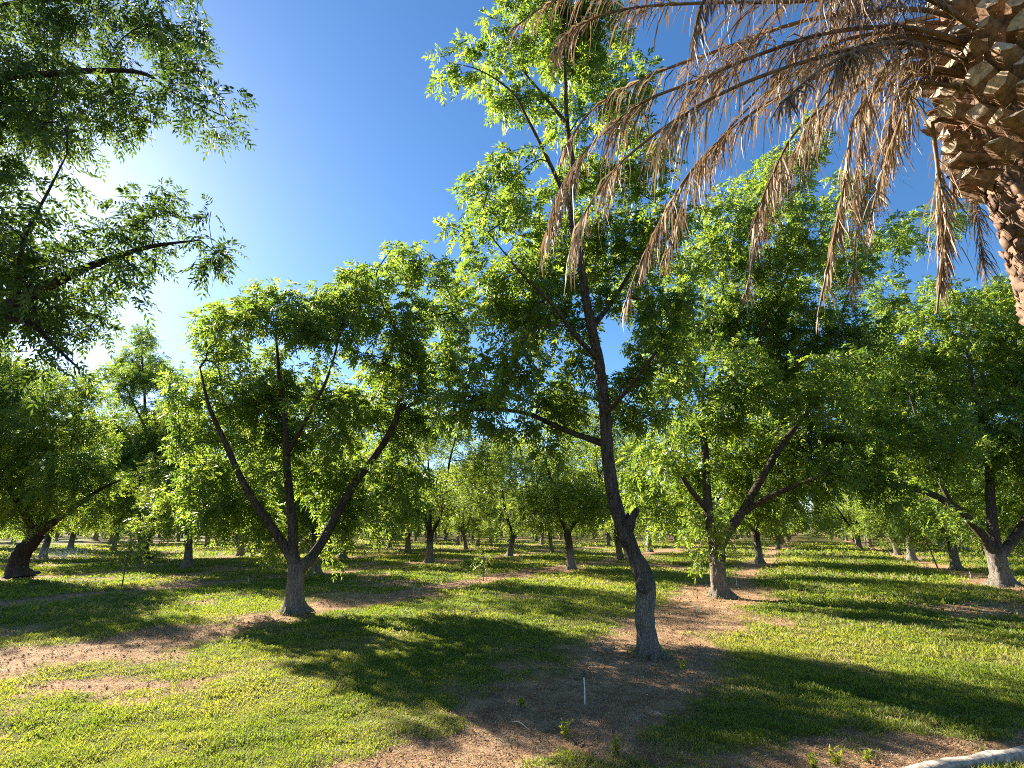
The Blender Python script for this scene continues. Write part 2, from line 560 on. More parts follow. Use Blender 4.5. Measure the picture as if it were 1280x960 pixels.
# clods and stones of the bare earth
cv, cf, off = [], [], 0
for r0, r1, dens, s_ in ((2.8, 8, 260, .011), (8, 16, 60, .018), (16, 28, 12, .03)):
    P = scatter_ring(r0, r1, dens)
    m = dirt_mask(P)
    kd, ks = kerb_side(P)
    P = P[(R.uniform(0, 1, len(P)) < m * .9) & (kd > .1) & ~ks]
    n = len(P)
    k = (s_ * np.minimum(R.lognormal(-.45, .5, n), 1.4))[:, None]
    c = np.c_[P, gz(P) + k[:, 0] * .15]
    V = np.stack([c + k * (np.array(q) + R.normal(0, .25, (n, 3))) for q in ((1, 0, 0), (0, 1, 0), (-1, 0, 0), (0, -1, 0), (0, 0, .7), (0, 0, -.7))], 1).reshape(-1, 3)
    tri = np.array([[0, 1, 4], [1, 2, 4], [2, 3, 4], [3, 0, 4], [1, 0, 5], [2, 1, 5], [3, 2, 5], [0, 3, 5]])
    cf.append((np.arange(n)[:, None, None] * 6 + tri[None]).reshape(-1, 3) + off); cv.append(V); off += len(V)
tag(mesh_np('soil_clods', np.concatenate(cv), np.concatenate(cf), plain('soil', (.27, .17, .105), .95, .5, 25, .5)),
    'small clods of brown earth on the bare strips', 'clods', kind='stuff')


# ------------------------------------------------------------------ trees
def leaves(T, D, per, L=(.22, .34), pairs=4, lw=(.095, .032), droop=.45, tint=.45, tsd=.2, spread=.9, rng=R):
    """pinnate leaves round twig tips T with twig direction D"""
    n = len(T) * per
    p = np.repeat(T, per, 0) + rng.normal(0, .03, (n, 3))
    d = unit(np.repeat(D, per, 0) * .55 + unit(rng.normal(0, 1, (n, 3))) * spread + np.array([0, 0, -.12]))
    ln = rng.uniform(*L, n)
    up = unit(np.array([0, 0, 1.0]) + rng.normal(0, .7, (n, 3)))
    s = unit(np.cross(d, up))
    nr_ = np.cross(s, d)
    k = np.r_[np.repeat(np.linspace(.3, .9, pairs), 2), 1.0]
    sg = np.r_[np.tile([1.0, -1.0], pairs), 0.0]
    q = len(k)
    drp = np.zeros((n, q, 3)); drp[:, :, 2] = -(k[None] ** 2) * (droop * ln)[:, None]
    b = p[:, None] + d[:, None] * (k[None] * ln[:, None])[..., None] + drp
    l = s[:, None] * (sg * .85)[None, :, None] + d[:, None] * np.where(sg == 0, 1, .55)[None, :, None] + nr_[:, None] * rng.normal(0, .18, (n, q))[..., None]
    l[..., 2] -= .22 + .3 * droop
    l = unit(l)
    dp = unit(np.cross(nr_[:, None] + rng.normal(0, .4, (n, q, 3)), l))
    sz = rng.uniform(.75, 1.2, (n, q))[..., None] * (1.05 - .35 * np.abs(k - .65))[None, :, None]
    A = b + l * (.42 * lw[0]) * sz
    V = np.stack([b, A + dp * (lw[1] / 2) * sz, b + l * lw[0] * sz, A - dp * (lw[1] / 2) * sz], 2).reshape(-1, 3)
    V[2::4, 2] -= .012
    Fq = np.arange(len(V)).reshape(-1, 4)
    t = np.clip(np.repeat(rng.normal(tint, tsd, n), q * 4), 0, 1)
    return V, Fq, t


def grow(hand, att, step=.32, rng=R, wpath=.22, rtip=.0055):
    """branches from hand-laid limbs (lists of points) to every attractor"""
    cap = sum(len(h) for h in hand) + int(len(att) * 26) + 100
    P = np.zeros((cap, 3)); par = np.full(cap, -1); pl = np.zeros(cap); isb = np.zeros(cap, bool)
    n = 0
    for h in hand:
        h = np.asarray(h)[:, :3]
        if n:
            q = int(((P[:n] - h[0]) ** 2).sum(1).argmin())
        else:
            q = -1
        for p in h:
            P[n] = p; par[n] = q; pl[n] = 0; q = n; n += 1
    nh = n
    low = P[:nh, 2].min() + 1.2
    start_ok = P[:nh, 2] > min(low + .35, P[:nh, 2].max() * .5)
    md = np.array([np.sqrt(((P[:nh] - a) ** 2).sum(1).min()) for a in att])
    tips = []
    pen = np.zeros(cap)
    pen[:nh] = np.where(start_ok, 0, 4.0)
    for a in att[np.argsort(md)]:
        d = a - P[:n]
        dist = np.sqrt((d ** 2).sum(1)) + 1e-6
        c = dist * (1 + .55 * np.clip(-d[:, 2] / dist, 0, 1)) + wpath * pl[:n] + pen[:n]
        q = int(c.argmin()); ds = dist[q]
        k = max(1, int(math.ceil(ds / step)))
        k = min(k, 25)
        g = par[q]
        dv = unit(P[q] - P[g]) if g >= 0 else np.array([0, 0, 1.0])
        ctrl = P[q] + (dv * .5 + unit(d[q]) * .5) * ds * .45 + np.array([0, 0, .07 * ds])
        t = (np.arange(1, k + 1) / k)[:, None]
        pts = (1 - t) ** 2 * P[q] + 2 * t * (1 - t) * ctrl + t ** 2 * a
        if k > 1:
            pts[:-1] += rng.normal(0, .035, (k - 1, 3))
        for i_, p in enumerate(pts):
            P[n] = p; par[n] = q; pl[n] = pl[q] + np.linalg.norm(p - P[q]); q = n; n += 1
        tips.append(n - 1)
    P, par = P[:n], par[:n]
    rr = np.zeros(n)
    kids = [[] for _ in range(n)]
    for i_ in range(n):
        if par[i_] >= 0: kids[par[i_]].append(i_)
    e = 2.25
    acc = np.zeros(n)
    for i_ in range(n - 1, -1, -1):
        if acc[i_] == 0: acc[i_] = rtip ** e
        rr[i_] = acc[i_] ** (1 / e)
        if par[i_] >= 0: acc[par[i_]] += acc[i_]
    # chains outside the hand-laid part
    chains = []
    for i_ in range(n):
        for c0 in kids[i_]:
            if c0 < nh: continue
            main = max(kids[i_], key=lambda z: rr[z])
            if i_ >= nh and c0 == main: continue
            ch = [i_, c0]
            while kids[ch[-1]]:
                ch.append(max(kids[ch[-1]], key=lambda z: rr[z]))
            chains.append(ch)
    return P, par, rr, nh, np.array(tips), chains


def branch_mesh(P, rr, chains, nh, hand_r, minr=.0):
    mb = MB()
    for ch in chains:
        r = rr[ch].copy()
        r[0] = min(r[1] * 1.1, hand_r if ch[0] < nh else rr[ch[0]])
        if r[1] < minr: continue
        mb.add(*tube(P[ch], r, 3 if r[1] < .012 else (5 if r[1] < .035 else 8)), 0)
    return mb


def tip_dirs(P, par, idx):
    return unit(P[idx] - P[par[idx]])


def blob_points(blobs, dens, rng, gap=.36, gs=1.1, seed=1, cellw=.25):
    out = []
    for c, r in blobs:
        r = np.asarray(r, float)
        n = max(3, int(dens * 4.19 * r.prod()))
        q = unit(rng.normal(0, 1, (n, 3))) * (rng.uniform(0, 1, n) ** (1 / 2.4))[:, None]
        out.append(c + q * r)
    A = np.concatenate(out)
    A = A[fbm(A / gs, seed, 2) > gap]
    # thin out points that crowd each other
    cell = {}
    keep = []
    for i_, p in enumerate(A):
        kx = tuple(np.floor(p / cellw).astype(int))
        if cell.get(kx, 0) < 1:
            cell[kx] = cell.get(kx, 0) + 1; keep.append(i_)
    return A[keep]


def root_lobes(z0, k=5, ph=0.0, amp=.9, h=.16):
    def f(P, a):
        z = P[:, 2] - z0
        e = np.exp(-np.maximum(z, 0) / h)
        lob = .22 + 1.1 * (.5 + .5 * np.cos(k * a + ph + .6 * np.sin(2 * a + ph))) ** 1.6 + .45 * (.5 + .5 * np.cos((2 * k + 1) * a + ph * 2.3)) ** 2
        ridge = 1 + .035 * np.cos(7 * a + ph + z[:, None] * 1.1)
        return (1 + amp * e[:, None] * np.clip(lob, .1, 2)[None]) * ridge
    return f


def knot(mb, c, n, r):
    """a healed branch scar: a swollen ring round a hollow"""
    n = unit(np.asarray(n, float))
    x = unit(np.cross(n, [0, 0, 1.0])); y = np.cross(n, x)
    prof = [(1.35, -.45), (1.2, .0), (.98, .26), (.72, .33), (.5, .2), (.36, .02), (.22, -.02), (.02, .08)]
    S = 16
    a = np.arange(S) * 2 * math.pi / S
    wv = 1 + .10 * np.sin(a * 2 + 1) + .06 * np.sin(a * 5)
    V = np.array([c + r * (q * wv[:, None] * (np.cos(a)[:, None] * x + 1.15 * np.sin(a)[:, None] * y) + h * n) for q, h in prof]).reshape(-1, 3)
    i_ = np.arange(len(prof) - 1)[:, None] * S; j_ = np.arange(S)[None]; jn_ = (j_ + 1) % S
    mb.add(V, np.stack([i_ + j_, i_ + jn_, i_ + S + jn_, i_ + S + j_], -1).reshape(-1, 4))


def hero(label, base, Y, trunk, limbs, blobs, seed, dens=7.0, per=6, pairs=4, L=(.22, .34), lw=(.095, .032), leafm=None, barkm=None,
         gap=.36, tint=.45, group='pecan trees of the orchard', lob_h=.16, name='pecan_tree', sides=36, extra=None, drange=1.0, droop=.45, cellw=.27):
    """trunk, limbs: (px, py, dY, radius) in the photo's frame at depth Y + dY; blobs: (px, py, r_px, dY)"""
    rng = np.random.default_rng(seed)
    root = thing(name, label, 'tree', base, group)
    leafm = leafm or LEAF; barkm = barkm or BARK

    def W(p):
        q = at(p[0], p[1], Y + p[2]) if len(p) == 4 else np.array(p[:3])
        return np.r_[q, p[-1]]
    tw = np.array([W(p) for p in trunk])
    tw[0, :3] = base; tw[0, 2] = -.06
    hand = [crom(tw, .05 if sides > 30 else .09)]
    for lb in limbs:
        hand.append(crom(np.array([W(p) for p in lb]), .14))
    # trunk wood
    mb = MB()
    h = hand[0]
    h = h.copy()
    hh = np.vstack([h, h[-1:] + np.r_[(h[-1] - h[-2])[:3] * .6, -h[-1, 3] * .97]])
    mb.add(*tube(hh[:, :3], hh[:, 3], sides, wob=.13, lobes=root_lobes(0, 6, seed, .62, lob_h)))
    tr = mb.build('trunk', barkm, root, True, origin=base)
    if extra: extra(root, barkm)
    for h in hand[1:]:
        mb = MB()
        mb.add(*tube(h[:, :3], h[:, 3], 12, wob=.08))
        mb.build('limb', barkm, root, True, origin=base)
    bl = []
    for b in blobs:
        px, py, r = b[:3]
        dY = b[3] if len(b) > 3 else rng.uniform(-1.2, 1.2) * drange
        c = at(px, py, Y + dY)
        rm = r * proj(c)[2] / F
        rm *= 1.13
        bl.append((c, (rm, rm * 1.2, rm)))
    A = blob_points(bl, dens * 3.0, rng, gap, .8, seed, cellw)
    for q in SUNLIT:      # openings in the crown where the sun reaches the ground
        v = A - q
        A = A[np.linalg.norm(v - (v @ SUND)[:, None] * SUND, axis=1) > .5]
    P, par, rr, nh, tips, ch = grow([h[:, :3] for h in hand], A, rng=rng)
    branch_mesh(P, rr, ch, nh, .09).build('branches', BARK_D if barkm is BARK_D else barkm, root, False, origin=base)
    T, D = P[tips], tip_dirs(P, par, tips)
    lvs = [leaves(T, D, per, L, pairs, lw, droop, tint, .27, rng=rng)]
    i1 = par[tips]; i2 = np.where(par[i1] >= nh, par[i1], i1); i3 = np.where(par[i2] >= nh, par[i2], i2)
    for ix, pr in ((i1, 2), (i2, 1), (i3, 1)):
        ix = ix[(ix >= nh)]
        if len(ix): lvs.append(leaves(P[ix], tip_dirs(P, par, ix), pr, L, pairs, lw, droop, tint, .27, rng=rng))
    V = np.concatenate([v[0] for v in lvs]) - base
    Fq = np.arange(len(V)).reshape(-1, 4)
    mesh_np('crown', V, Fq, leafm, False, {'tint': np.concatenate([v[2] for v in lvs])}, root)
    print('tree', label[:40], 'tips', len(tips), 'quads', len(Fq), 'base', np.round(base, 1), 'u', round(float(base[:2] @ U - UA) / SU, 2), 'n', round(float(base[:2] @ N - NA) / SN, 2))
    return root


SUNLIT = [ground(px, py, .09) for px, py in ((1140, 964), (1190, 952), (1245, 942))]
# --- the leaning tall tree in the middle
bA = ground(812, 818)
YA = bA[1]


def burl(root, m):
    mb = MB()
    knot(mb, at(805, 731, YA - .195) - bA, (-.15, -1, .12), .10)
    mb.build('burl', m, root, True)
    mb = MB()
    for q in (((779, 676, 0, .12), (786, 660, -.05, .105), (792, 646, -.1, .085), (796, 637, -.12, .06), (797, 634, -.12, .01)),
              ((780, 672, 0, .11), (784, 655, .06, .085), (785, 645, .08, .06), (785, 641, .08, .01))):
        st = crom(np.array([np.r_[at(x, y, YA + d) - bA, r] for x, y, d, r in q]), .04)
        mb.add(*tube(st[:, :3], st[:, 3], 20, wob=.22))
    mb.build('broken_stub', m, root, True)


hero('tall pecan with a kinked leaning trunk, knot and broken stub in the middle foreground', bA, YA,
     [(812, 818, 0, .185), (809, 795, 0, .17), (806, 765, 0, .16), (808, 735, 0, .178), (801, 712, 0, .165), (791, 690, 0, .15), (782, 668, 0, .15),
      (772, 640, .1, .135), (763, 600, .2, .128), (758, 550, .3, .12), (755, 500, .3, .115), (748, 450, .2, .108), (740, 410, .1, .10), (732, 370, 0, .09), (724, 320, -.1, .08)],
     [[(724, 320, -.1, .08), (714, 270, -.2, .07), (716, 210, -.2, .06), (709, 155, -.1, .05), (706, 90, 0, .04), (700, 20, 0, .03), (696, -50, 0, .015)],
      [(709, 155, -.1, .045), (680, 120, .2, .035), (655, 90, .4, .03), (640, 60, .5, .022), (622, 10, .6, .012)],
      [(714, 265, -.2, .05), (690, 210, -.6, .04), (660, 150, -.8, .03), (640, 115, -1, .02), (600, 88, -1, .012), (560, 78, -1, .006)],
      [(755, 555, .3, .075), (735, 548, .8, .065), (700, 535, 1.2, .055), (655, 516, 1.5, .045), (600, 512, 1.6, .035), (565, 520, 1.7, .02)],
      [(748, 450, .2, .06), (720, 420, -.4, .045), (690, 380, -.7, .035), (650, 340, -.9, .02), (610, 290, -1, .01)],
      [(740, 410, .1, .06), (770, 370, .8, .05), (800, 320, 1.2, .04), (830, 270, 1.4, .02)],
      [(756, 520, .3, .05), (790, 480, -.6, .04), (820, 440, -1.2, .025)]],
     [(696, -45, 70), (640, 22, 34), (690, 30, 46, .8), (740, 50, 42), (598, 90, 32, -1), (560, 84, 18, -1), (650, 105, 44), (722, 120, 50, 1), (775, 110, 40),
      (640, 190, 36), (612, 250, 40), (585, 272, 28), (672, 235, 46, .9), (740, 215, 46, 1.2), (795, 200, 42), (635, 315, 52), (690, 335, 46, 1.2), (770, 310, 50, 1.4),
      (825, 275, 40), (640, 385, 46), (690, 415, 40, 1.3), (795, 400, 50, 1.0), (650, 460, 42), (605, 490, 40, 1.5), (645, 520, 36, 1.5), (700, 495, 38, 1.4),
      (795, 500, 42, 1.2), (578, 450, 26, 1.5), (825, 490, 40, .6), (570, 505, 26, 1.6), (690, 555, 22, 1.4), (840, 400, 38), (730, 300, 30, 1.6), (720, 455, 26, 1.6)],
     3, dens=5.6, per=7, gap=.43, L=(.20, .32), lw=(.12, .048), extra=burl, sides=64, lob_h=.12, drange=1.0)

# --- the multi-stemmed pecan on the left
bL = ground(369, 766)
YL = bL[1]
hero('pecan forking low into three stems, standing on the bare strip at left', bL, YL,
     [(369, 766, 0, .255), (368, 750, 0, .225), (369, 730, 0, .215), (371, 714, 0, .23), (372, 704, 0, .22)],
     [[(371, 712, 0, .15), (367, 690, 0, .135), (366, 660, 0, .125), (362, 620, 0, .115), (358, 570, .1, .10), (357, 530, .2, .08), (350, 480, .2, .06), (345, 420, 0, .03), (340, 385, 0, .01)],
      [(370, 712, 0, .14), (360, 690, 0, .125), (342, 662, -.1, .11), (320, 630, -.2, .10), (300, 595, -.4, .085), (280, 550, -.6, .07), (262, 510, -.8, .05), (250, 460, -.8, .02)],
      [(374, 712, 0, .16), (388, 698, 0, .145), (402, 678, .1, .13), (420, 645, .2, .12), (440, 610, .4, .11), (465, 575, .6, .10), (485, 545, .6, .09), (498, 512, .6, .08), (502, 465, .5, .065), (506, 425, .4, .05), (530, 400, .4, .035), (575, 388, .4, .02), (600, 378, .4, .008)],
      [(500, 512, .6, .06), (530, 500, 1, .05), (565, 495, 1.2, .035), (590, 470, 1.4, .015)],
      [(504, 430, .4, .045), (480, 385, -.2, .035), (470, 345, -.4, .022), (490, 310, -.5, .01)],
      [(358, 570, .1, .06), (385, 520, -.8, .05), (410, 470, -1.2, .035), (430, 400, -1.4, .015)]],
     [(268, 560, 42, .8), (248, 490, 36), (290, 600, 38, 1.2), (300, 430, 48), (350, 400, 40), (325, 500, 48, .8), (400, 420, 42), (420, 490, 50), (380, 555, 40, 1.4),
      (440, 380, 42), (480, 335, 36), (508, 305, 20), (538, 340, 28), (570, 365, 26), (590, 400, 20), (480, 420, 48), (525, 455, 42), (560, 450, 32),
      (470, 500, 50), (520, 535, 34), (455, 585, 44, 1.5), (500, 610, 40), (425, 625, 32, 1.7), (325, 640, 30, 1.5), (265, 640, 28), (398, 692, 10, .3), (345, 692, 11, .3), (421, 700, 8, .2),
      (330, 385, 28), (280, 400, 28), (252, 425, 22), (320, 365, 9), (240, 605, 32), (565, 500, 30), (465, 650, 26, 1), (300, 620, 32, .6), (335, 660, 22, .5), (395, 600, 26, .8), (430, 655, 22, .8), (480, 660, 22), (275, 660, 20), (330, 580, 30, -.9), (410, 545, 30, -.9), (385, 450, 32), (420, 440, 28, .8), (330, 440, 32), (400, 388, 24), (445, 470, 30, -.8), (370, 480, 34, .6), (395, 420, 26, -.6), (350, 540, 26, .8), (462, 352, 32), (505, 325, 28, .6), (545, 358, 30), (495, 380, 32), (548, 408, 30, .8), (505, 298, 14), (580, 385, 20)],
     5, dens=4.3, per=6, gap=.42, L=(.24, .36), lw=(.125, .052), drange=1.5)

# --- the next tree in the leaning tree's row
bB = ground(901, 746)
YB = bB[1]
hero('broad dark green pecan behind and right of the leaning tree', bB, YB,
     [(901, 746, 0, .30), (899, 730, 0, .265), (897, 710, 0, .25), (896, 690, 0, .26), (897, 678, 0, .26)],
     [[(896, 690, 0, .17), (888, 660, 0, .155), (884, 620, 0, .14), (882, 570, .1, .12), (880, 530, .1, .105), (905, 490, .2, .09), (930, 455, .2, .08), (960, 400, .2, .06), (985, 340, .1, .045), (1000, 290, 0, .03), (1008, 190, 0, .01)],
      [(897, 690, 0, .17), (910, 665, 0, .155), (928, 640, -.1, .14), (945, 610, -.3, .125), (975, 560, -.6, .10), (1010, 510, -.8, .08), (1040, 440, -1, .05), (1060, 370, -1, .03), (1100, 300, -1, .012)],
      [(930, 640, -.1, .10), (960, 622, -.8, .085), (1000, 605, -1.3, .07), (1040, 590, -1.8, .04)],
      [(886, 640, 0, .10), (862, 610, -.6, .085), (840, 570, -1, .06), (830, 520, -1.2, .03)],
      [(985, 340, .1, .04), (1040, 330, .6, .032), (1073, 311, .8, .026), (1130, 278, 1, .015), (1190, 268, 1, .006)],
      [(880, 530, .1, .08), (880, 470, 1, .06), (900, 380, 1.4, .04), (930, 280, 1.4, .015)]],
     [(870, 555, 48), (940, 555, 56), (1000, 560, 50), (1035, 590, 34), (900, 480, 56), (970, 470, 56), (1030, 480, 48), (880, 400, 46), (950, 390, 50), (1020, 400, 48),
      (1075, 430, 34), (900, 320, 46), (970, 305, 52), (1040, 330, 38), (1095, 295, 28), (1140, 290, 24), (1190, 270, 20), (960, 235, 38), (1000, 195, 28), (1012, 155, 14),
      (1055, 245, 30), (900, 262, 30), (850, 620, 34, 1.5), (925, 612, 38, 2.4), (1000, 608, 28), (862, 655, 24, .8), (1100, 330, 28), (820, 560, 36), (840, 480, 36), (1060, 540, 30), (950, 632, 20, 1.5), (1085, 480, 34), (1090, 560, 30), (800, 600, 30), (820, 640, 24), (840, 420, 34), (850, 340, 34), (1050, 600, 20), (895, 665, 18, -1.5), (870, 690, 12, -1.8)],
     7, dens=3.3, per=5, gap=.40, L=(.26, .4), lw=(.135, .056), tint=.48, drange=2.2, cellw=.30)

# --- the right-hand pecan with a long arching limb
bR = ground(1254, 732)
YR = bR[1]
hero('pecan at right edge with one long limb arching left over the alley', bR, YR,
     [(1254, 732, 0, .40), (1251, 718, 0, .34), (1247, 700, 0, .31), (1244, 684, 0, .31)],
     [[(1247, 695, 0, .2), (1241, 660, 0, .18), (1238, 620, 0, .16), (1236, 580, .2, .13), (1225, 520, .3, .10), (1210, 450, .3, .06), (1200, 390, .3, .02)],
      [(1245, 695, 0, .2), (1228, 670, -.1, .17), (1210, 648, -.3, .155), (1190, 632, -.5, .14), (1165, 618, -.8, .12), (1135, 609, -1, .10), (1105, 604, -1.2, .08), (1070, 598, -1.4, .05), (1045, 590, -1.5, .02)],
      [(1250, 695, 0, .19), (1268, 672, 0, .17), (1285, 645, .1, .15), (1310, 590, .3, .12), (1330, 500, .3, .06), (1335, 420, .3, .02)],
      [(1190, 632, -.5, .09), (1165, 580, -.6, .075), (1145, 520, -.6, .05), (1125, 450, -.5, .02)]],
     [(1120, 420, 36), (1180, 405, 38), (1245, 400, 42), (1238, 368, 22), (1130, 480, 46), (1200, 470, 50), (1270, 460, 50), (1100, 540, 40), (1160, 550, 48), (1230, 540, 50),
      (1290, 540, 50), (1055, 585, 30), (1100, 605, 32), (1150, 615, 34), (1205, 610, 36), (1285, 610, 36), (1120, 640, 22), (1185, 655, 20, -1.5), (1335, 450, 60), (1340, 570, 56), (1225, 650, 16, 1.5), (1075, 460, 34), (1070, 520, 34), (1110, 370, 24), (1170, 360, 20), (1290, 380, 44)],
     9, dens=2.7, per=5, gap=.39, L=(.28, .42), lw=(.15, .062), tint=.46, drange=2.2, cellw=.34)

# --- the near tree whose branches reach in at upper left
bN = np.r_[(NA - SN) * N + (UA - SU) * U, 0.0]
YN = bN[1] + .6
hero('near pecan outside the left edge, its dark branches hanging across the upper left', bN, YN,
     [(proj(bN)[0], proj(bN)[1], -.6, .27), (proj(bN + [.1, 0, 1])[0], proj(bN + [.1, 0, 1])[1], -.6, .23), (proj(bN + [.3, .1, 2])[0], proj(bN + [.3, .1, 2])[1], -.5, .22), (proj(bN + [.5, .2, 2.4])[0], proj(bN + [.5, .2, 2.4])[1], -.4, .22)],
     [[(proj(bN + [.4, .1, 2.2])[0], proj(bN + [.4, .1, 2.2])[1], -.5, .17), (-250, 400, -.2, .15), (-130, 210, 0, .12), (-60, 125, 0, .085), (0, 98, 0, .065), (70, 92, 0, .05), (125, 88, 0, .04), (180, 92, 0, .03), (220, 118, 0, .018), (290, 150, 0, .008)],
      [(-130, 210, 0, .09), (-80, 80, .4, .07), (0, 10, .6, .05), (92, -2, .7, .03), (180, -12, .8, .015)],
      [(proj(bN + [.45, .15, 2.3])[0], proj(bN + [.45, .15, 2.3])[1], -.4, .17), (-200, 480, -.3, .15), (-80, 425, -.2, .12), (0, 390, -.2, .10), (70, 352, -.2, .075), (130, 326, -.1, .05), (190, 308, 0, .03), (250, 300, .1, .012)],
      [(-20, 398, -.2, .05), (33, 402, -.4, .035), (62, 427, -.5, .025), (100, 462, -.5, .01)],
      [(20, 375, -.2, .04), (30, 300, -.8, .025), (60, 240, -.9, .016), (84, 192, -.9, .008)],
      [(proj(bN + [.45, .15, 2.3])[0], proj(bN + [.45, .15, 2.3])[1], -.4, .16), (-420, 300, .6, .13), (-330, 100, 1, .08), (-250, -60, 1.2, .03)]],
     [(70, 25, 62), (160, 30, 55), (225, 20, 40), (225, 85, 42), (268, 128, 30), (292, 150, 17), (150, 110, 42), (60, 105, 58), (20, 150, 52), (100, 165, 34), (-40, 60, 80), (150, 155, 25),
      (35, 240, 30, -.8), (80, 218, 22, -.8), (10, 290, 36, -.7), (60, 325, 58), (140, 305, 46), (200, 290, 44), (245, 285, 30), (262, 320, 20), (180, 350, 32), (90, 385, 46), (288, 318, 8),
      (110, 455, 20, -.5), (75, 440, 24, -.5), (10, 400, 48), (-60, 330, 80), (-120, 180, 90), (-200, 60, 100), (150, 400, 16, -.3), (20, 345, 55), (215, 245, 24)],
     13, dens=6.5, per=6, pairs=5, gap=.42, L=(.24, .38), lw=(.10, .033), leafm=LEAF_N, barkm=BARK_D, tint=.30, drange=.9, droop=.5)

# --- leaning dark trunk at the left edge
bF = ground(22, 721)
YF = bF[1]
hero('pecan with a thick trunk bent sharply right, near the left edge', bF, YF,
     [(20, 721, 0, .42), (22, 708, 0, .38), (27, 692, 0, .36), (38, 680, 0, .31), (47, 668, 0, .29)],
     [[(42, 676, 0, .24), (52, 655, 0, .22), (60, 625, .2, .18), (62, 580, .4, .13), (50, 520, .4, .07), (40, 470, .4, .02)],
      [(48, 668, 0, .18), (70, 650, -.4, .15), (95, 632, -.8, .12), (125, 612, -1, .07), (150, 600, -1, .03)],
      [(44, 674, 0, .18), (30, 640, -.4, .14), (5, 600, -.8, .10), (-20, 550, -1, .05)]],
     [(20, 490, 40), (80, 500, 36), (105, 545, 36), (30, 560, 44), (90, 595, 38), (20, 612, 38), (60, 632, 30), (135, 600, 20), (-40, 550, 60), (110, 490, 24), (-40, 470, 50), (0, 650, 24), (100, 640, 18)],
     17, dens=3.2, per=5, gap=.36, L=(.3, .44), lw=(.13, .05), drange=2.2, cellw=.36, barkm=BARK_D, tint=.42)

# --- forked dark tree further back on the left
bM = ground(180, 698)
YM = bM[1]
hero('tall two stemmed pecan behind the young sapling at left, its bare leader rising high', bM, YM,
     [(180, 698, 0, .36), (179, 688, 0, .34), (180, 676, 0, .34)],
     [[(179, 682, 0, .26), (176, 660, 0, .23), (180, 620, 0, .2), (185, 570, 0, .15), (182, 530, 0, .12), (180, 480, 0, .07), (176, 430, 0, .02)],
      [(181, 680, 0, .24), (194, 655, 0, .2), (204, 620, .3, .16), (206, 560, .5, .10), (208, 500, .5, .04)],
      [(194, 655, 0, .15), (222, 638, -.5, .1), (250, 610, -1, .05)],
      [(182, 540, 0, .1), (165, 500, -.5, .06), (150, 470, -.6, .02)]],
     [(180, 420, 16), (175, 460, 26), (210, 470, 24), (150, 480, 24), (215, 520, 28), (160, 540, 32), (220, 570, 32), (150, 590, 32), (190, 610, 36), (235, 620, 28), (150, 630, 26), (215, 645, 22), (185, 560, 26), (240, 560, 24), (130, 540, 22)],
     19, dens=2.6, per=5, gap=.38, L=(.36, .5), lw=(.16, .06), drange=3, cellw=.42, barkm=BARK_D, tint=.4)


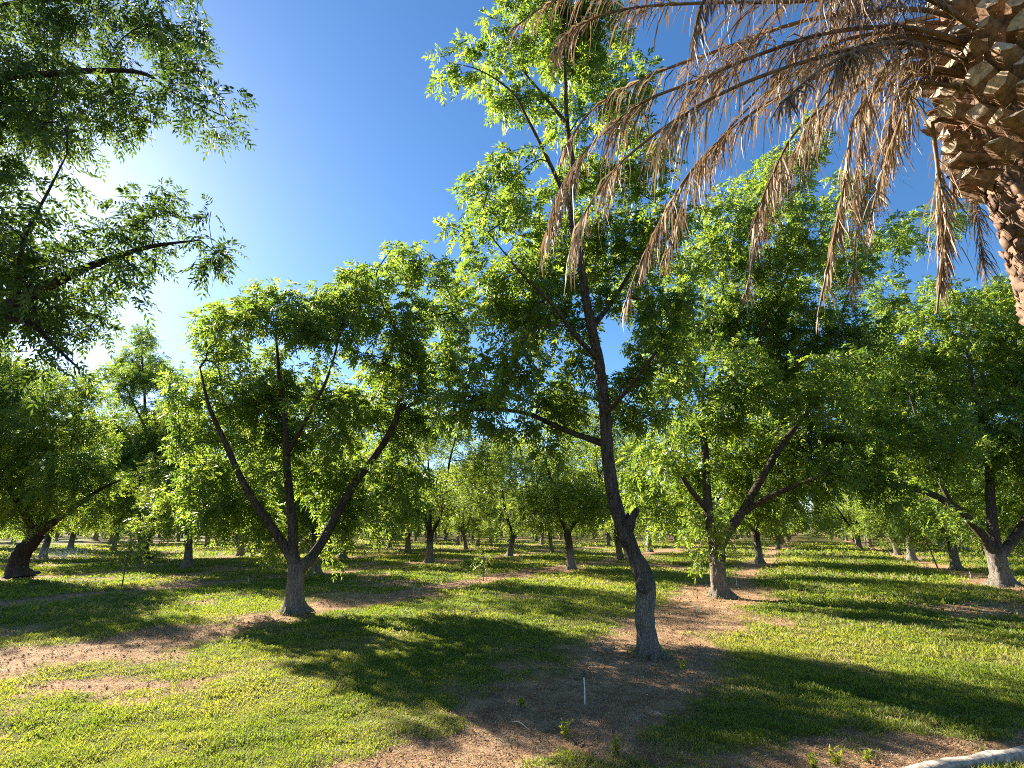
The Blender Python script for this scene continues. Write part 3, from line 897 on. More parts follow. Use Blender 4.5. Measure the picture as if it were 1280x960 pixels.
# --- generic orchard trees: five grown once, then copied
def variant(seed, height, radius, pairs, per, L, lw, natt, sides=14, minr=.006, fork=1.75, rtip=.007, lean=.2):
    rng = np.random.default_rng(seed)
    zb = fork * rng.uniform(.85, 1.15)
    la = rng.uniform(0, 6.28)
    top = np.array([math.cos(la) * lean, math.sin(la) * lean, zb])
    tr = crom(np.array([[0, 0, -.06, .27], [top[0] * .2, top[1] * .2, zb * .35, .23], [top[0] * .6, top[1] * .6, zb * .75, .215], [*top, .22]]), .14)
    hand = [tr]
    nl = rng.integers(3, 5)
    a0 = rng.uniform(0, 6.28)
    for k in range(nl):
        a = a0 + k * 6.283 / nl + rng.normal(0, .25)
        rd = radius * rng.uniform(.45, .8); hz = height * rng.uniform(.6, .85)
        d = np.array([math.cos(a), math.sin(a), 0])
        p0 = top - np.array([0, 0, .1])
        p1 = top + d * rd * .28 + np.array([0, 0, (hz - zb) * .25])
        p2 = top + d * rd * .6 + np.array([0, 0, (hz - zb) * .6]) + rng.normal(0, .2, 3)
        p3 = top + d * rd * .9 + np.array([0, 0, (hz - zb)]) + rng.normal(0, .3, 3)
        hand.append(crom(np.array([[*p0, .13], [*p1, .105], [*p2, .065], [*p3, .02]]), .2))
    # uneven crown: overlapping lobes round the limbs
    bl = []
    for k in range(19):
        a = rng.uniform(0, 6.28); q = rng.uniform(0, 1)
        zc = zb + .75 + (height - zb - 1.3) * q
        rmax = radius * (.92 - .55 * abs(q - .35) ** 1.3 * 1.6)
        rc = rmax * math.sqrt(rng.uniform(.05, .8))
        rb = rng.uniform(.9, 1.7) * radius / 4.4
        bl.append((np.array([math.cos(a) * rc, math.sin(a) * rc, zc]), (rb * 1.1, rb * 1.1, rb)))
    for k in range(5):   # low hanging skirts
        a = rng.uniform(0, 6.28); rc = radius * rng.uniform(.6, .9)
        bl.append((np.array([math.cos(a) * rc, math.sin(a) * rc, zb + rng.uniform(.4, 1.1)]), (.9, .9, .55)))
    A = blob_points(bl, 7.0, rng, .38, 1.0, seed, .36)
    if len(A) > natt: A = A[rng.permutation(len(A))[:natt]]
    P, par, rr, nh, tips, ch = grow([h[:, :3] for h in hand], A, step=.45, rng=rng, rtip=rtip)
    tb = MB(); tb.add(*tube(tr[:, :3], tr[:, 3], sides, wob=.08, lobes=root_lobes(0, 5, seed, .5, .14)))
    bb = MB()
    for h in hand[1:]:
        bb.add(*tube(h[:, :3], h[:, 3], 8, wob=.06))
    b2 = branch_mesh(P, rr, ch, nh, .08, minr)
    bb.V += b2.V; bb.Fc += [f + bb.n for f in b2.Fc]; bb.A += b2.A
    T, D = P[tips], tip_dirs(P, par, tips)
    ix = par[tips]; ix = ix[ix >= nh]
    l1 = leaves(T, D, per, L, pairs, lw, .45, .62, .25, rng=rng)
    l2 = leaves(P[ix], tip_dirs(P, par, ix), max(1, per // 3), L, pairs, lw, .45, .55, .25, rng=rng)
    V = np.concatenate([l1[0], l2[0]])
    to = tb.build('trunk', BARK, None, True)
    bo = bb.build('branches', BARK, None, True)
    co = mesh_np('crown', V, np.arange(len(V)).reshape(-1, 4), LEAF, False, {'tint': np.r_[l1[2], l2[2]]})
    res = (to.data, bo.data, co.data)
    for o in (to, bo, co): bpy.data.objects.remove(o)
    print('variant', seed, 'tips', len(tips), 'quads', len(V) // 4)
    return res


NEARV = [variant(101 + k, h, r, 3, 5, (.3, .44), (.15, .058), 1500, lean=ln) for k, (h, r, ln) in enumerate(((9.8, 4.7, .2), (10.4, 4.5, .35), (9.2, 4.9, .1)))]
FARV = [variant(201 + k, h, r, 2, 4, (.4, .55), (.26, .11), 600, 10, .012, rtip=.011) for k, (h, r) in enumerate(((9.4, 4.5), (10.2, 4.3), (8.8, 4.7), (9.8, 4.6)))]
WHITE = {}


def orchard_tree(base, variant_, rz, s, label, group, white=False, name='pecan_tree'):
    t = thing(name, label, 'tree', base, group, rz)
    t.scale = (s, s, s)
    for nm, me in zip(('trunk', 'branches', 'crown'), variant_):
        if white and nm == 'trunk':
            if me.name not in WHITE:
                WHITE[me.name] = me.copy(); WHITE[me.name].materials[0] = BARK_W
            me = WHITE[me.name]
        o = bpy.data.objects.new(nm, me)
        COL.objects.link(o)
        o.parent = t
    return t


placed = [bA, bL, bB, bR, bN, bF, bM]
# trees one can tell apart in the middle distance
G1 = 'pecan trees of the orchard'
for px, py, v, rz, s, lab, wh in (
        (714, 711, 0, .4, .95, 'middle distance pecan with a pale painted trunk base, just left of the leaning tree', True),
        (637, 695, 1, 2.1, 1.0, 'dark trunked pecan standing alone left of the pale based pecan', False),
        (597, 684, 2, 4.0, .95, 'small looking pecan with a reddish trunk above a thin staked sapling', False),
        (572, 681, 0, 3.3, 1.0, 'far pecan with a grey trunk beside the patch of low sky', True),
        (428, 697, 2, 1.0, 1.0, 'dark low crowned pecan half hidden behind the three stemmed tree', False),
        (258, 684, 1, 5.0, 1.0, 'dark pecan between the two stemmed tree and the three stemmed tree', False),
        (296, 681, 0, 2.6, .95, 'thin trunked far pecan just left of the three stemmed tree', False),
        (138, 681, 2, 4.4, 1.05, 'far leaning pecan with a whitish foot left of the two stemmed tree', False),
        (120, 676, 1, 1.9, 1.0, 'dark far pecan left of the leaning whitish footed one', False),
        (950, 704, 0, 5.4, .95, 'third tree of the left alley row, pale trunk close to the grass alley', True),
        (1140, 701, 1, .9, 1.0, 'pecan with a leaning whitewashed trunk right of the grass alley', True),
        (1075, 687, 2, 2.2, 1.0, 'dark leaning pecan over the far right side of the alley', False),
        (1208, 690, 0, 1.4, 1.0, 'pale trunked pecan seen under the long arching limb', True),
        (812, 690, 1, 3.9, 1.0, 'far pecan directly behind the bend of the leaning trunk', False)):
    b = ground(px, py)
    orchard_tree(b, NEARV[v], rz, s, lab, G1, wh)
    placed.append(b)

ORD = 'zeroth first second third fourth fifth sixth seventh eighth ninth tenth eleventh twelfth'.split()
SAPS = {(-1, 1), (-2, 0), (0, 2), (1, 1)}
cells = []
for jj in range(-22, 26):
    for kk in range(-2, 34):
        if (jj, kk) in SAPS: continue
        rg = np.random.default_rng(100000 + jj * 97 + kk)
        n_, u_ = NA + SN * jj + rg.normal(0, .25), UA + SU * kk + rg.normal(0, .25)
        p = np.r_[n_ * N + u_ * U, 0]
        d = np.linalg.norm(p)
        if p[1] < 12 or d > 215: continue
        if rg.uniform() < .09 and d > 35: continue
        px, py, f = proj(p)
        m = 4.2 * F / f
        if px < -m or px > 1280 + m: continue
        if min(np.linalg.norm(p - q) for q in placed) < 6.3: continue
        cells.append((d, jj, kk, p, rg.uniform(0, 6.28), rg.uniform(.82, 1.08)))
cells.sort(key=lambda c: c[0])
far_mass = cells[262:]
cells = cells[:262]
print('orchard trees', len(cells), 'mass', len(far_mass))
rank = {}
for d, jj, kk, p, rz, s in sorted(cells, key=lambda c: c[2]):
    side = 'left' if jj <= 0 else 'right'
    rown = (1 - jj) if jj <= 0 else jj
    rank[(jj, kk)] = rank_ = sum(1 for q in cells if q[1] == jj and q[2] < kk) + 1
    rw = ORD[rown] if rown < len(ORD) else 'outer'
    if d < 75 and rank_ < len(ORD):
        lab = f'{ORD[rank_]} plain pecan from the front in the {rw} row {side} of the alley'
    else:
        lab = f'small far pecan at the back of the {rw} orchard row {side} of the alley'
    wh = rank_ % 3 == 1 and d > 40
    orchard_tree(p, NEARV[(jj * 2 + kk) % 3] if d < 60 else FARV[(jj * 3 + kk * 5) % 4], rz, s, lab, f'pecan trees of the {rw} row {side} of the alley', wh)

# the rows beyond: one mass
if far_mass:
    fv = []
    for me in FARV:
        a = np.zeros(len(me[2].vertices) * 3, np.float32); me[2].vertices.foreach_get('co', a)
        t_ = np.zeros(len(me[2].vertices), np.float32); me[2].attributes['tint'].data.foreach_get('value', t_)
        b_ = np.zeros(len(me[0].vertices) * 3, np.float32); me[0].vertices.foreach_get('co', b_)
        fv.append((a.reshape(-1, 4, 3), t_.reshape(-1, 4), b_.reshape(-1, 3), np.array([list(q.vertices) for q in me[0].polygons])))
    V_, T_ = [], []
    tb = MB()
    for d, jj, kk, p, rz, s in far_mass[:340]:
        a, t_, bv, bf = fv[(jj + kk) % 4]
        c, s_ = math.cos(rz), math.sin(rz)
        M = np.array([[c, -s_, 0], [s_, c, 0], [0, 0, 1]]) * s
        V_.append((a[::2] @ M.T + p).reshape(-1, 3)); T_.append(t_[::2].ravel())
        tb.add(bv @ M.T + p, bf)
    V_ = np.concatenate(V_)
    fo = mesh_np('distant_orchard', V_, np.arange(len(V_)).reshape(-1, 4), LEAF, False, {'tint': np.concatenate(T_)})
    tag(fo, 'mass of far orchard trees closing the horizon', 'trees', kind='stuff')
    tb.build('trunks', BARK, fo, True)


# ------------------------------------------------------------------ saplings, stakes, sprinklers
def sapling(px, py, h_px, label, seed, leafy=40, stake=False, guard=False, lean=0.0, thick=.022):
    rng = np.random.default_rng(seed)
    b = ground(px, py)
    h = h_px * proj(b)[2] / F
    root = thing('sapling', label, 'sapling', b, 'young replacement trees')
    pts = crom(np.array([[0, 0, -.03, thick], [lean * .3, 0, h * .3, thick * .9], [lean * .6 + .02, 0, h * .6, thick * .7], [lean, 0, h, thick * .25]]), .12)
    mb = MB(); mb.add(*tube(pts[:, :3], pts[:, 3], 7, wob=.05))
    mb.build('trunk', M_SAPBARK, root, True)
    if leafy:
        q = rng.uniform(.42, 1.0, leafy)
        rad_ = h * .26 * (1.15 - np.abs(q - .65))
        a = rng.uniform(0, 6.28, leafy)
        T = np.c_[np.cos(a) * rad_ * rng.uniform(.3, 1, leafy) + lean * q, np.sin(a) * rad_, q * h]
        st = np.c_[lean * q, 0 * q, q * h * .92]
        mb = MB()
        for t0, t1 in zip(st, T): mb.add(*tube(np.array([t0, (t0 + t1) / 2 + [0, 0, .03], t1]), [.008, .006, .003], 3))
        mb.build('branches', M_SAPBARK, root)
        V, Fq, t = leaves(T, unit(T - st + 1e-4), 3, (.2, .32), 3, (.11, .045), .5, .5, .2, rng=rng)
        mesh_np('crown', V, Fq, LEAF, False, {'tint': t}, root)
    if guard:
        mb = MB(); g = np.array([[0, 0, 0], [0, 0, .25], [0, 0, .5]]); mb.add(*tube(g, [.05, .052, .05], 10))
        mb.build('trunk_guard', M_GUARD, root)
    if stake:
        mb = MB(); mb.add(*tube(np.array([[.12, .02, -.1], [.12, .02, h * .5], [.13, .02, h * .92]]), [.016] * 3, 6))
        mb.build('stake', M_STAKE, root)
    return root


sapling(152, 735, 70, 'leafy young sapling on the shaded strip in front of the two stemmed tree', 301, 46)
sapling(604, 726, 34, 'thin young sapling with a pale stake between the two bare strips', 302, 12, True)
sapling(1174, 714, 62, 'slender dark sapling leaning left of the arching limbed pecan', 303, 26, lean=-.6, thick=.035)
sapling(1112, 696, 30, 'thin far sapling beside the whitewashed leaning trunk', 304, 18, thick=.03)
sapling(550, 698, 22, 'leafless thin sapling stick in the far sunlit grass', 305, 0, True)
sapling(666, 716, 22, 'bare stick sapling right of the staked one', 306, 4)


def riser(px, py, h_px, label, head=False, r=.008):
    b = ground(px, py)
    h = h_px * proj(b)[2] / F
    root = thing('sprinkler_riser', label, 'sprinkler', b, 'irrigation risers')
    mb = MB(); mb.add(*tube(np.array([[0, 0, -.05], [.005, 0, h * .5], [.0, 0, h]]), [r, r, r], 10))
    mb.build('pipe', M_PVC, root, True)
    mb = MB()
    prof = np.array([[0, 0, h - .005, r * 1.6], [0, 0, h + .02, r * 1.9], [0, 0, h + .03, r * 1.0], [0, 0, h + .05, r * 1.1], [0, 0, h + .055, r * 1.7], [0, 0, h + .065, r * 1.5], [0, 0, h + .07, .001]])
    mb.add(*tube(prof[:, :3], prof[:, 3], 10))
    box(mb, (r * 2.2, 0, h + .03), np.array([r * 1.3, 0, 0]), np.array([0, r * .5, 0]), np.array([0, 0, .008]))
    mb.build('sprinkler_head', M_BLACK, root)
    return root


riser(731, 880, 31, 'white irrigation riser with black head on the bare earth before the leaning tree', r=.0075)
riser(873, 765, 16, 'thin pale riser on the bare strip just right of the leaning trunk')
riser(921, 733, 13, 'thin pale riser leaning just right of the broad dark pecan')
riser(1214, 724, 9, 'short pale riser left of the arching limbed pecan')
riser(517, 742, 11, 'small white riser on the bare strip right of the three stemmed tree')
riser(310, 730, 9, 'faint riser on the shaded strip left of the three stemmed tree')


def spray(px, py, w, h, n, label, seed):
    rng = np.random.default_rng(seed)
    b = ground(px, py)
    s = proj(b)[2] / F
    root = thing('sprinkler_spray', label, 'water spray', b, 'sprinkler jets')
    a = rng.uniform(0, 6.28, n); v = rng.uniform(.4, 1, n) ** .6; t = rng.uniform(0, 1, n)
    rr_ = v * t * w * s / 2
    z = h * s * 4 * t * (1 - t) * v * rng.uniform(.5, 1, n) + .04
    c = np.c_[np.cos(a) * rr_, np.sin(a) * rr_, z] + rng.normal(0, .05, (n, 3)); c[:, 2] = np.maximum(c[:, 2], .02)
    k = rng.uniform(.006, .016, n)[:, None]
    o = [np.array(q) for q in ((1, 0, 0), (0, 1, 0), (-1, 0, 0), (0, -1, 0), (0, 0, 1.6), (0, 0, -1.2))]
    V = np.stack([c + k * q for q in o], 1).reshape(-1, 3)
    tri = np.array([[0, 1, 4], [1, 2, 4], [2, 3, 4], [3, 0, 4], [1, 0, 5], [2, 1, 5], [3, 2, 5], [0, 3, 5]])
    Fq = (np.arange(n)[:, None, None] * 6 + tri[None]).reshape(-1, 3)
    mesh_np('droplets', V, Fq, M_DROP, True, None, root)
    mb = MB(); mb.add(*tube(np.array([[0, 0, -.03], [0, 0, .2], [0, 0, .36]]), [.012] * 3, 8))
    mb.build('riser', M_PVC, root)


spray(78, 700, 84, 17, 2600, 'broad white sprinkler mist between the bent trunk and the two stemmed tree', 401)
spray(60, 682, 40, 9, 1000, 'small white sprinkler jet just behind the bent trunk', 402)

# weeds in the near grass
for q, (px, py, h) in enumerate(((1046, 958, .14), (1018, 963, .12), (1085, 952, .08), (706, 921, .13), (770, 945, .14), (1234, 917, .14), (213 + 640, 836, .12), (652, 884, .09))):
    b = ground(px, py)
    rng = np.random.default_rng(500 + q)
    lab = ('tall pale weed stalks at the bottom edge left of the kerb', 'weed clump left of the tall stalks at the bottom edge', 'spindly weed sprig close to the kerb end', 'bright green weed tuft on the bare earth below the riser',
           'low weed tuft in the shade at the bottom, right of the bright tuft', 'small weed growing against the kerb at right', 'small weed on the bare strip right of the leaning trunk', 'tiny weed left of the white riser')[q]
    root = thing('weed', lab, 'weed', b, 'weeds in the lawn')
    mb = MB(); T, D = [], []
    for k in range(7 if h > .15 else 9):
        a = rng.uniform(0, 6.28); hh = h * rng.uniform(.55, 1.1); sp_ = hh * rng.uniform(.15, .5)
        p = np.array([[rng.normal(0, .02), rng.normal(0, .02), -.01], [math.cos(a) * sp_ * .4, math.sin(a) * sp_ * .4, hh * .55], [math.cos(a) * sp_, math.sin(a) * sp_, hh]])
        c = crom(p, .03)
        mb.add(*tube(c, np.linspace(.004, .0015, len(c)), 4), rng.uniform(.4, .9))
        for z in c[1:]:
            T.append(z); D.append([math.cos(a + rng.normal(0, 1)), math.sin(a + rng.normal(0, 1)), .5])
    mb.build('stem', GRASS, root)
    T, D = np.array(T), unit(np.array(D))
    n = len(T) * 3
    c = np.repeat(T, 3, 0); d = unit(np.repeat(D, 3, 0) + rng.normal(0, .6, (n, 3)))
    s = unit(np.cross(d, rng.normal(0, 1, (n, 3)))); ln = rng.uniform(.02, .05, n)[:, None]
    V = np.stack([c, c + d * ln * .5 + s * ln * .2, c + d * ln, c + d * ln * .5 - s * ln * .2], 1).reshape(-1, 3)
    mesh_np('foliage', V, np.arange(len(V)).reshape(-1, 4), GRASS, False, {'tint': np.repeat(rng.uniform(.35, .85, n), 4)}, root)

# fallen twigs
for q, (x0, y0, x1, y1) in enumerate(((1072, 940, 1110, 948), (812, 893, 838, 902), (640, 905, 662, 915))):
    a, b = ground(x0, y0), ground(x1, y1)
    m = (a + b) / 2
    c = crom(np.array([np.r_[a - m, .006], np.r_[(a - m) * .3 + [.01, .02, .02], .007], np.r_[b - m, .003]]), .04)
    c[:, 2] += .02
    mb = MB(); mb.add(*tube(c[:, :3], c[:, 3], 6))
    o = mb.build('fallen_twig', M_STAKE, None, True); o.location = tuple(m)
    tag(o, ('pale dry twig lying near the kerb', 'thin dry twig in the shade right of the riser', 'dry twig on the sunlit earth left of the riser')[q], 'twig', 'fallen twigs')

# ------------------------------------------------------------------ kerb
tn = unit(np.gradient(KC, axis=0)); nn = np.c_[-tn[:, 1], tn[:, 0]]
sec = [(-.062, -.1), (-.058, .07), (-.045, .088), (.045, .088), (.06, .07), (.064, -.1)]
V = []
for k, (c, n_) in enumerate(zip(KC, nn)):
    jz = (vnoise(np.array([[k * .4, 1.0]]), 8)[0] - .5) * .02
    jt = k in (52, 53, 78, 79, 30, 31)
    for a, z in sec:
        if jt: a, z = a * .86, z - .016 * (z > 0)
        w = (vnoise(np.array([[k * 1.3, a * 30]]), 9)[0] - .5) * .014
        V.append([*(c + n_ * (a + w)), z + jz + w])
S = len(sec)
i = np.arange(len(KC) - 1)[:, None] * S; j = np.arange(S - 1)[None]
ko = mesh_np('concrete_kerb', np.array(V), np.stack([i + j, i + S + j, i + S + j + 1, i + j + 1], -1).reshape(-1, 4), M_CONC, False)
tag(ko, 'pale rough concrete kerb edging the bright grass at bottom right', 'kerb')

# ------------------------------------------------------------------ palm
PX, PY = 3.62, 2.98
PB = np.array([PX, PY, 0.0])
palm = thing('date_palm', 'thick date palm trunk at the right edge with a skirt of dead brown fronds', 'palm', PB)
rng = np.random.default_rng(77)
Z0, Z1 = 4.38, 5.75


def prad(z):
    return np.interp(z, [-.1, .3, 1.2, 3.6, 4.2, 4.5, 5.0, 5.6, 6.2, 6.5], [.52, .44, .385, .37, .375, .42, .46, .45, .34, .1])


zs = np.arange(-.1, 6.52, .045)
S = 72
a = np.arange(S) * 2 * math.pi / S
ZZ, AA = np.meshgrid(zs, a, indexing='ij')
rr0 = prad(ZZ) - .015 + (fbm(np.c_[np.cos(AA.ravel()) * 3, np.sin(AA.ravel()) * 3, ZZ.ravel() * 7], 3).reshape(ZZ.shape) - .5) * .05
mb = MB()
Vt = np.stack([np.cos(AA) * rr0, np.sin(AA) * rr0, ZZ], -1).reshape(-1, 3)
i = np.arange(len(zs) - 1)[:, None] * S; j = np.arange(S)[None]; jn = (j + 1) % S
mb.add(Vt, np.stack([i + j, i + jn, i + S + jn, i + S + j], -1).reshape(-1, 4))
# worn leaf-base scars below the stubs
k = 0
z = 0.0
while z < Z0 + .05:
    an = k * 2.39996 + rng.normal(0, .3)
    r_ = prad(z)
    o = np.array([math.cos(an), math.sin(an), 0]); t_ = np.array([-o[1], o[0], 0])
    up = unit(o * rng.uniform(.2, .75) + np.array([0, 0, 1.0]) + t_ * rng.normal(0, .25))
    s_ = rng.uniform(.45, 1.3)
    w_, h_, th = .052 * s_, .034 * s_, .006
    c = o * (r_ - rng.uniform(-.004, .014)) + np.array([0, 0, z + rng.normal(0, .03)])
    box(mb, c, t_ * w_, np.cross(up, t_) * th, up * h_, top=rng.uniform(.35, .8))
    k += 1
    z += .0016
mb.build('trunk', M_PTRUNK, palm)
# cut frond stubs in a spiral; those turned away from the lens are one part
toc = unit(np.array([-PX, -PY, 0.0]))
rest = [[], [], []]
n_stub = 0
for q in range(176):
    z = Z0 + q * .0084
    an = q * 2.39996 + .5 + rng.normal(0, .06)
    o = np.array([math.cos(an), math.sin(an), 0]); t_ = np.array([-o[1], o[0], 0]); zz_ = np.array([0, 0, 1.0])
    el = rng.uniform(.25, .7)
    d = unit(o * math.cos(el) + zz_ * math.sin(el) + t_ * rng.normal(0, .10))
    nrm = unit(np.cross(d, t_)); nrm = nrm if nrm[2] > 0 else -nrm
    ln = rng.uniform(.09, .19); w0, w1 = .095, rng.uniform(.055, .082); h0, h1 = .055, rng.uniform(.024, .042)
    c0 = o * (prad(z) - .05); c0[2] = z - .03
    c1 = c0 + d * (ln + .05)
    P6 = []
    ca, cb = rng.normal(.015, .02), rng.normal(0, .02)
    for c, w, h, cu in ((c0, w0, h0, 0), (c1, w1, h1, 1)):
        for sx, sy in ((-1, -.1), (-.4, -1), (.4, -1), (1, -.1), (.5, .8), (-.5, .8)):
            P6.append(c + t_ * w * sx + nrm * h * sy + (d * (ca * sy + cb * sx) if cu else 0) + rng.normal(0, .008, 3))
    fc = [[x, (x + 1) % 6, 6 + (x + 1) % 6, 6 + x] for x in range(6)] + [list(range(6, 12))]
    if o @ toc > -.12 and n_stub < 98:
        n_stub += 1
        m = bpy.data.meshes.new('frond_stub')
        m.from_pydata([tuple(v) for v in P6], [], fc)
        m.materials.append(M_STUB); m.materials.append(M_CUT)
        m.polygons[6].material_index = 1
        ob = bpy.data.objects.new('frond_stub', m); COL.objects.link(ob); ob.parent = palm
    else:
        b_ = len(rest[0])
        rest[0] += [tuple(v) for v in P6]; rest[1] += [[v + b_ for v in f] for f in fc]
m = bpy.data.meshes.new('frond_stubs')
m.from_pydata(rest[0], [], rest[1]); m.materials.append(M_STUB); m.materials.append(M_CUT)
for f in m.polygons: f.material_index = 1 if len(f.vertices) == 6 else 0
ob = bpy.data.objects.new('frond_stubs', m); COL.objects.link(ob); ob.parent = palm
ob['kind'] = 'stuff'


# loose fibres between the stubs
mb = MB()
for q in range(900):
    an = rng.uniform(0, 6.28); z = rng.uniform(Z0 - .1, Z1)
    o = np.array([math.cos(an), math.sin(an), 0]); t_ = np.array([-o[1], o[0], 0])
    p0 = o * (prad(z) + rng.uniform(0, .07)); p0[2] = z
    d = unit(o * rng.uniform(.2, 1) + t_ * rng.normal(0, .7) + np.array([0, 0, rng.normal(.1, .6)]))
    l_ = rng.uniform(.05, .2)
    p1 = p0 + d * l_ * .5; p2 = p1 + unit(d + [0, 0, -.9]) * l_ * .5
    s_ = unit(np.cross(d, rng.normal(0, 1, 3))) * rng.uniform(.0015, .004)
    mb.add(np.array([p0 - s_, p0 + s_, p1 + s_, p1 - s_, p2 + s_ * .3, p2 - s_ * .3]), [[0, 1, 2, 3], [3, 2, 4, 5]], rng.uniform(.1, .9))
fo_ = mb.build('fibre', FROND, palm)
fo_['kind'] = 'stuff'
# dead fronds
def frond(pts, seed, r0=.020, ll=.46, dens=62, tint=.5, droop=1.0, start=.18, name='dead_frond', narrow=1.0):
    rng = np.random.default_rng(seed)
    P = crom(np.array(pts, float), .03)
    n = len(P)
    s = np.r_[0, np.cumsum(np.linalg.norm(np.diff(P, axis=0), axis=1))]
    Lt = s[-1]
    mb = MB()
    rr_ = r0 * (1 - .82 * (s / Lt) ** .6) + .0025
    V, Fq = tube(P, rr_, 7)
    mb.add(V - PB, Fq)
    fr = mb.build(name, M_PETIOLE, palm, True)
    tint = tint + rng.normal(0, .08)
    m = int(Lt * dens * 1.4)
    q = rng.uniform(start, 1.0, m * 2)
    q = np.sort(q[vnoise(np.c_[q * Lt * 5, q * 0 + seed], 44) + rng.uniform(-.25, .25, len(q)) > .42][:m]); m = len(q)
    B = np.stack([np.interp(q * Lt, s, P[:, k_]) for k_ in range(3)], 1)
    T = unit(np.stack([np.interp(q * Lt, s, np.gradient(P[:, k_], s)) for k_ in range(3)], 1))
    up = np.array([0, 0, 1.0])
    sd = unit(np.cross(T, up) + 1e-5)
    sg = np.where(rng.uniform(size=m) < .5, -1.0, 1.0)[:, None]
    d = T * rng.uniform(.3, 1.0, m)[:, None] + sd * sg * (rng.uniform(.1, .75, m) * narrow)[:, None] + np.array([0, 0, -.5]) * droop + rng.normal(0, .16, (m, 3))
    d = unit(d)
    ln = ll * np.clip(1.15 - .75 * np.abs(q - .45) * 1.6, .25, 1.1) * rng.uniform(.55, 1.35, m)
    g = np.array([0, 0, -1.0])
    p1 = B + d * (ln * .38)[:, None]
    d2 = unit(d + g * (.9 * droop) + rng.normal(0, .15, (m, 3)))
    p2 = p1 + d2 * (ln * .34)[:, None]
    d3 = unit(d2 + g * (1.1 * droop) + rng.normal(0, .25, (m, 3)))
    p3 = p2 + d3 * (ln * .3)[:, None]
    w = rng.uniform(.003, .0062, m)[:, None]
    sv = unit(np.cross(d2, rng.normal(0, 1, (m, 3))))
    V = np.stack([B - sv * w * .7, B + sv * w * .7, p1 - sv * w, p1 + sv * w, p2 - sv * w * .8, p2 + sv * w * .8, p3 - sv * w * .12, p3 + sv * w * .12], 1).reshape(-1, 3)
    Fq = (np.arange(m)[:, None, None] * 8 + np.array([[0, 1, 3, 2], [2, 3, 5, 4], [4, 5, 7, 6]])[None]).reshape(-1, 4)
    t = np.repeat(np.clip(rng.normal(tint, .22, m), 0, 1), 8)
    mesh_np('leaflets', V - PB, Fq, FROND, False, {'tint': t}, fr)
    return fr


def px_frond(pp, seed, **kw):
    """pp: (px, py, Y)"""
    pts = [at(*p) for p in pp]
    z = pts[0][2]
    c = np.array([PX, PY, z - .12])
    v = unit((pts[0] - c) * [1, 1, 0])
    pts = [c + v * .25, *pts]
    frond(pts, seed, **kw)


px_frond([(1146, 12, 2.9), (1015, 24, 2.9), (900, 62, 3.0), (800, 100, 3.1), (740, 138, 3.2), (705, 185, 3.2)], 1, ll=.46, tint=.5)
px_frond([(1143, 36, 2.85), (1040, 40, 2.8), (944, 70, 2.8), (862, 104, 2.9), (800, 130, 2.9), (740, 180, 3.0), (705, 228, 3.0), (684, 290, 3.0)], 2, ll=.5, tint=.45, dens=75)
px_frond([(1143, 46, 2.9), (1060, 62, 2.7), (950, 96, 2.6), (860, 140, 2.6), (780, 200, 2.6), (735, 260, 2.6), (712, 310, 2.6)], 3, ll=.46, tint=.5, dens=70)
px_frond([(1143, 52, 3.0), (1054, 80, 3.1), (992, 112, 3.2), (934, 146, 3.3), (872, 204, 3.4), (829, 270, 3.5), (796, 340, 3.5), (780, 385, 3.5)], 4, ll=.36, tint=.5, dens=66)
px_frond([(1146, 84, 3.0), (1087, 98, 3.2), (1001, 158, 3.4), (963, 225, 3.5), (940, 285, 3.5)], 5, ll=.34, tint=.5, narrow=.7)
px_frond([(1147, 66, 3.0), (1107, 94, 3.2), (1068, 150, 3.3), (1058, 216, 3.4), (1042, 300, 3.4), (1022, 396, 3.4)], 6, ll=.33, tint=.55, narrow=.6)
px_frond([(1148, 104, 3.0), (1131, 136, 3.2), (1107, 202, 3.35), (1085, 285, 3.4)], 7, ll=.3, tint=.6, narrow=.7)
px_frond([(1172, 150, 3.15), (1168, 172, 3.22), (1172, 210, 3.25), (1178, 297, 3.25), (1176, 340, 3.25), (1171, 392, 3.25)], 8, ll=.32, tint=.72, narrow=.35, dens=130, start=.3)
px_frond([(1148, -6, 2.8), (990, 2, 2.7), (870, 4, 2.7), (780, 12, 2.7), (720, 34, 2.75), (690, 66, 2.75)], 9, ll=.42, tint=.4)
px_frond([(1148, -22, 2.95), (960, -40, 3.2), (800, -24, 3.4), (700, -2, 3.5), (640, 36, 3.5)], 10, ll=.42, tint=.45)
px_frond([(1146, -8, 2.6), (1010, -30, 2.2), (920, -28, 2.05), (880, 0, 2.0), (866, 48, 2.0)], 11, ll=.34, tint=.3, narrow=.5, dens=90)
px_frond([(1146, 30, 3.1), (1080, 52, 3.4), (1050, 92, 3.6), (1020, 136, 3.7), (1000, 178, 3.75)], 12, ll=.3, tint=.88, narrow=.35, dens=120)
px_frond([(1146, 70, 3.1), (1100, 96, 3.5), (1085, 140, 3.8), (1075, 190, 3.9), (1068, 250, 3.95)], 14, ll=.36, tint=.6, narrow=.6)
px_frond([(1146, 56, 2.8), (1085, 60, 2.5), (1030, 84, 2.3), (975, 130, 2.2)], 15, ll=.3, tint=.42)
px_frond([(1148, 90, 3.05), (1125, 110, 3.4), (1112, 160, 3.6), (1100, 240, 3.7)], 16, ll=.34, tint=.45, narrow=.6)
px_frond([(1146, 40, 3.0), (1080, 44, 2.95), (1010, 66, 2.95), (960, 100, 2.95), (930, 130, 2.95)], 18, ll=.26, tint=.3)
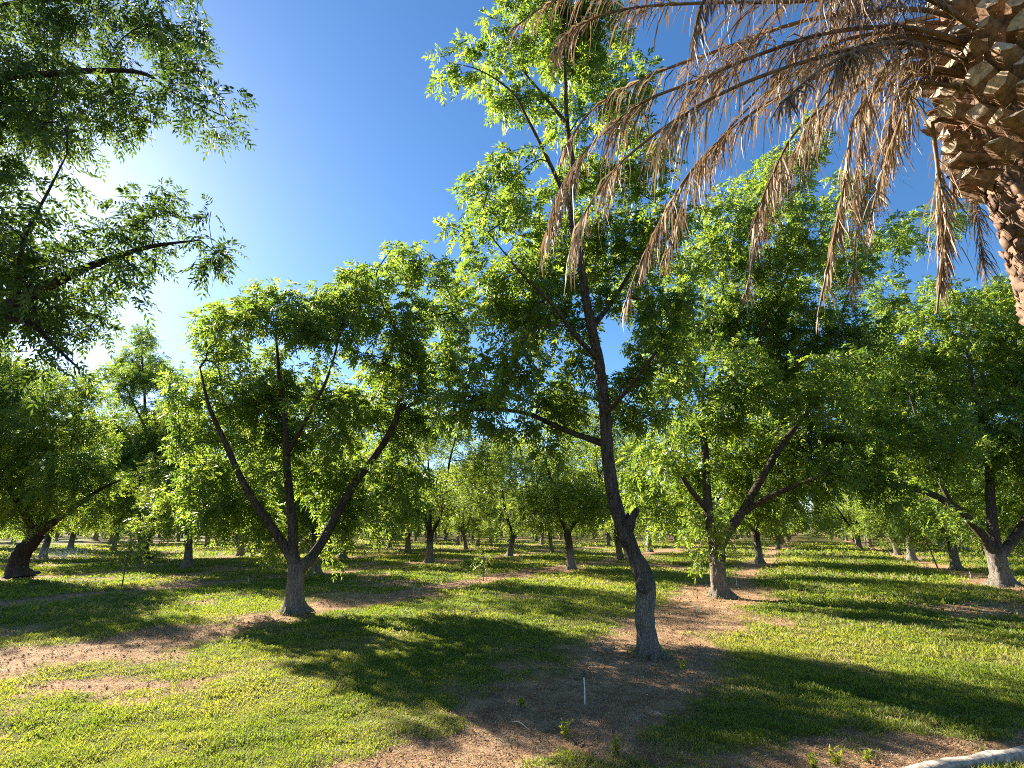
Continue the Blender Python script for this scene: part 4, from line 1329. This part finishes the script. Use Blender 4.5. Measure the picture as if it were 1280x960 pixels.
px_frond([(1185, 170, 3.2), (1186, 185, 3.3), (1190, 215, 3.32), (1192, 255, 3.32)], 19, ll=.22, tint=.6, narrow=.4, start=.35)
# the side of the skirt turned away from the photograph's frame
for q in range(9):
    a_ = rad(-75 + q * 26)
    d = np.array([math.cos(a_), math.sin(a_), 0])
    c = np.array([PX, PY, 5.75 + .1 * (q % 3)])
    frond([c + d * .25, c + d * .9 + [0, 0, .25], c + d * 1.8 + [0, 0, .2], c + d * 2.5 + [0, 0, -.3], c + d * 2.9 + [0, 0, -1.1]], 60 + q, ll=.42, tint=.45)

# ------------------------------------------------------------------ light and sky
w = bpy.data.worlds.new('World')
SC.world = w
w.use_nodes = True
nt = w.node_tree
bg = nt.nodes['Background']
sky = nt.nodes.new('ShaderNodeTexSky')
sky.sky_type = 'NISHITA'
sky.sun_disc = False
sky.sun_elevation = SUN_EL
sky.sun_rotation = SUN_AZ
sky.altitude = 300
sky.air_density = 1.0
sky.dust_density = .32
sky.ozone_density = 4.0
hs = nt.nodes.new('ShaderNodeHueSaturation')
hs.inputs['Saturation'].default_value = 1.16
nt.links.new(sky.outputs[0], hs.inputs['Color'])
nt.links.new(hs.outputs[0], bg.inputs[0])
bg.inputs[1].default_value = .051

sl = bpy.data.lights.new('sun', 'SUN')
sl.energy = 5.0
sl.angle = rad(.53)
sl.color = (1, .93, .80)
so = bpy.data.objects.new('sun', sl)
so.rotation_euler = Vector(SUND).to_track_quat('Z', 'Y').to_euler()
so.location = (0, 0, 30)
COL.objects.link(so)

SC.view_settings.view_transform = 'Standard'
SC.view_settings.look = 'None'
SC.view_settings.gamma = 1
SC.view_settings.use_curve_mapping = False
SC.view_settings.exposure = 2.12
SC.cycles.max_bounces = 7
SC.cycles.diffuse_bounces = 4
SC.cycles.transmission_bounces = 6
SC.cycles.glossy_bounces = 2
SC.cycles.use_denoising = False
SC.cycles.sample_clamp_indirect = 3.0
SC.cycles.sample_clamp_direct = 12.0
SC.cycles.filter_width = 1.0
SC.cycles.caustics_reflective = False
SC.cycles.caustics_refractive = False
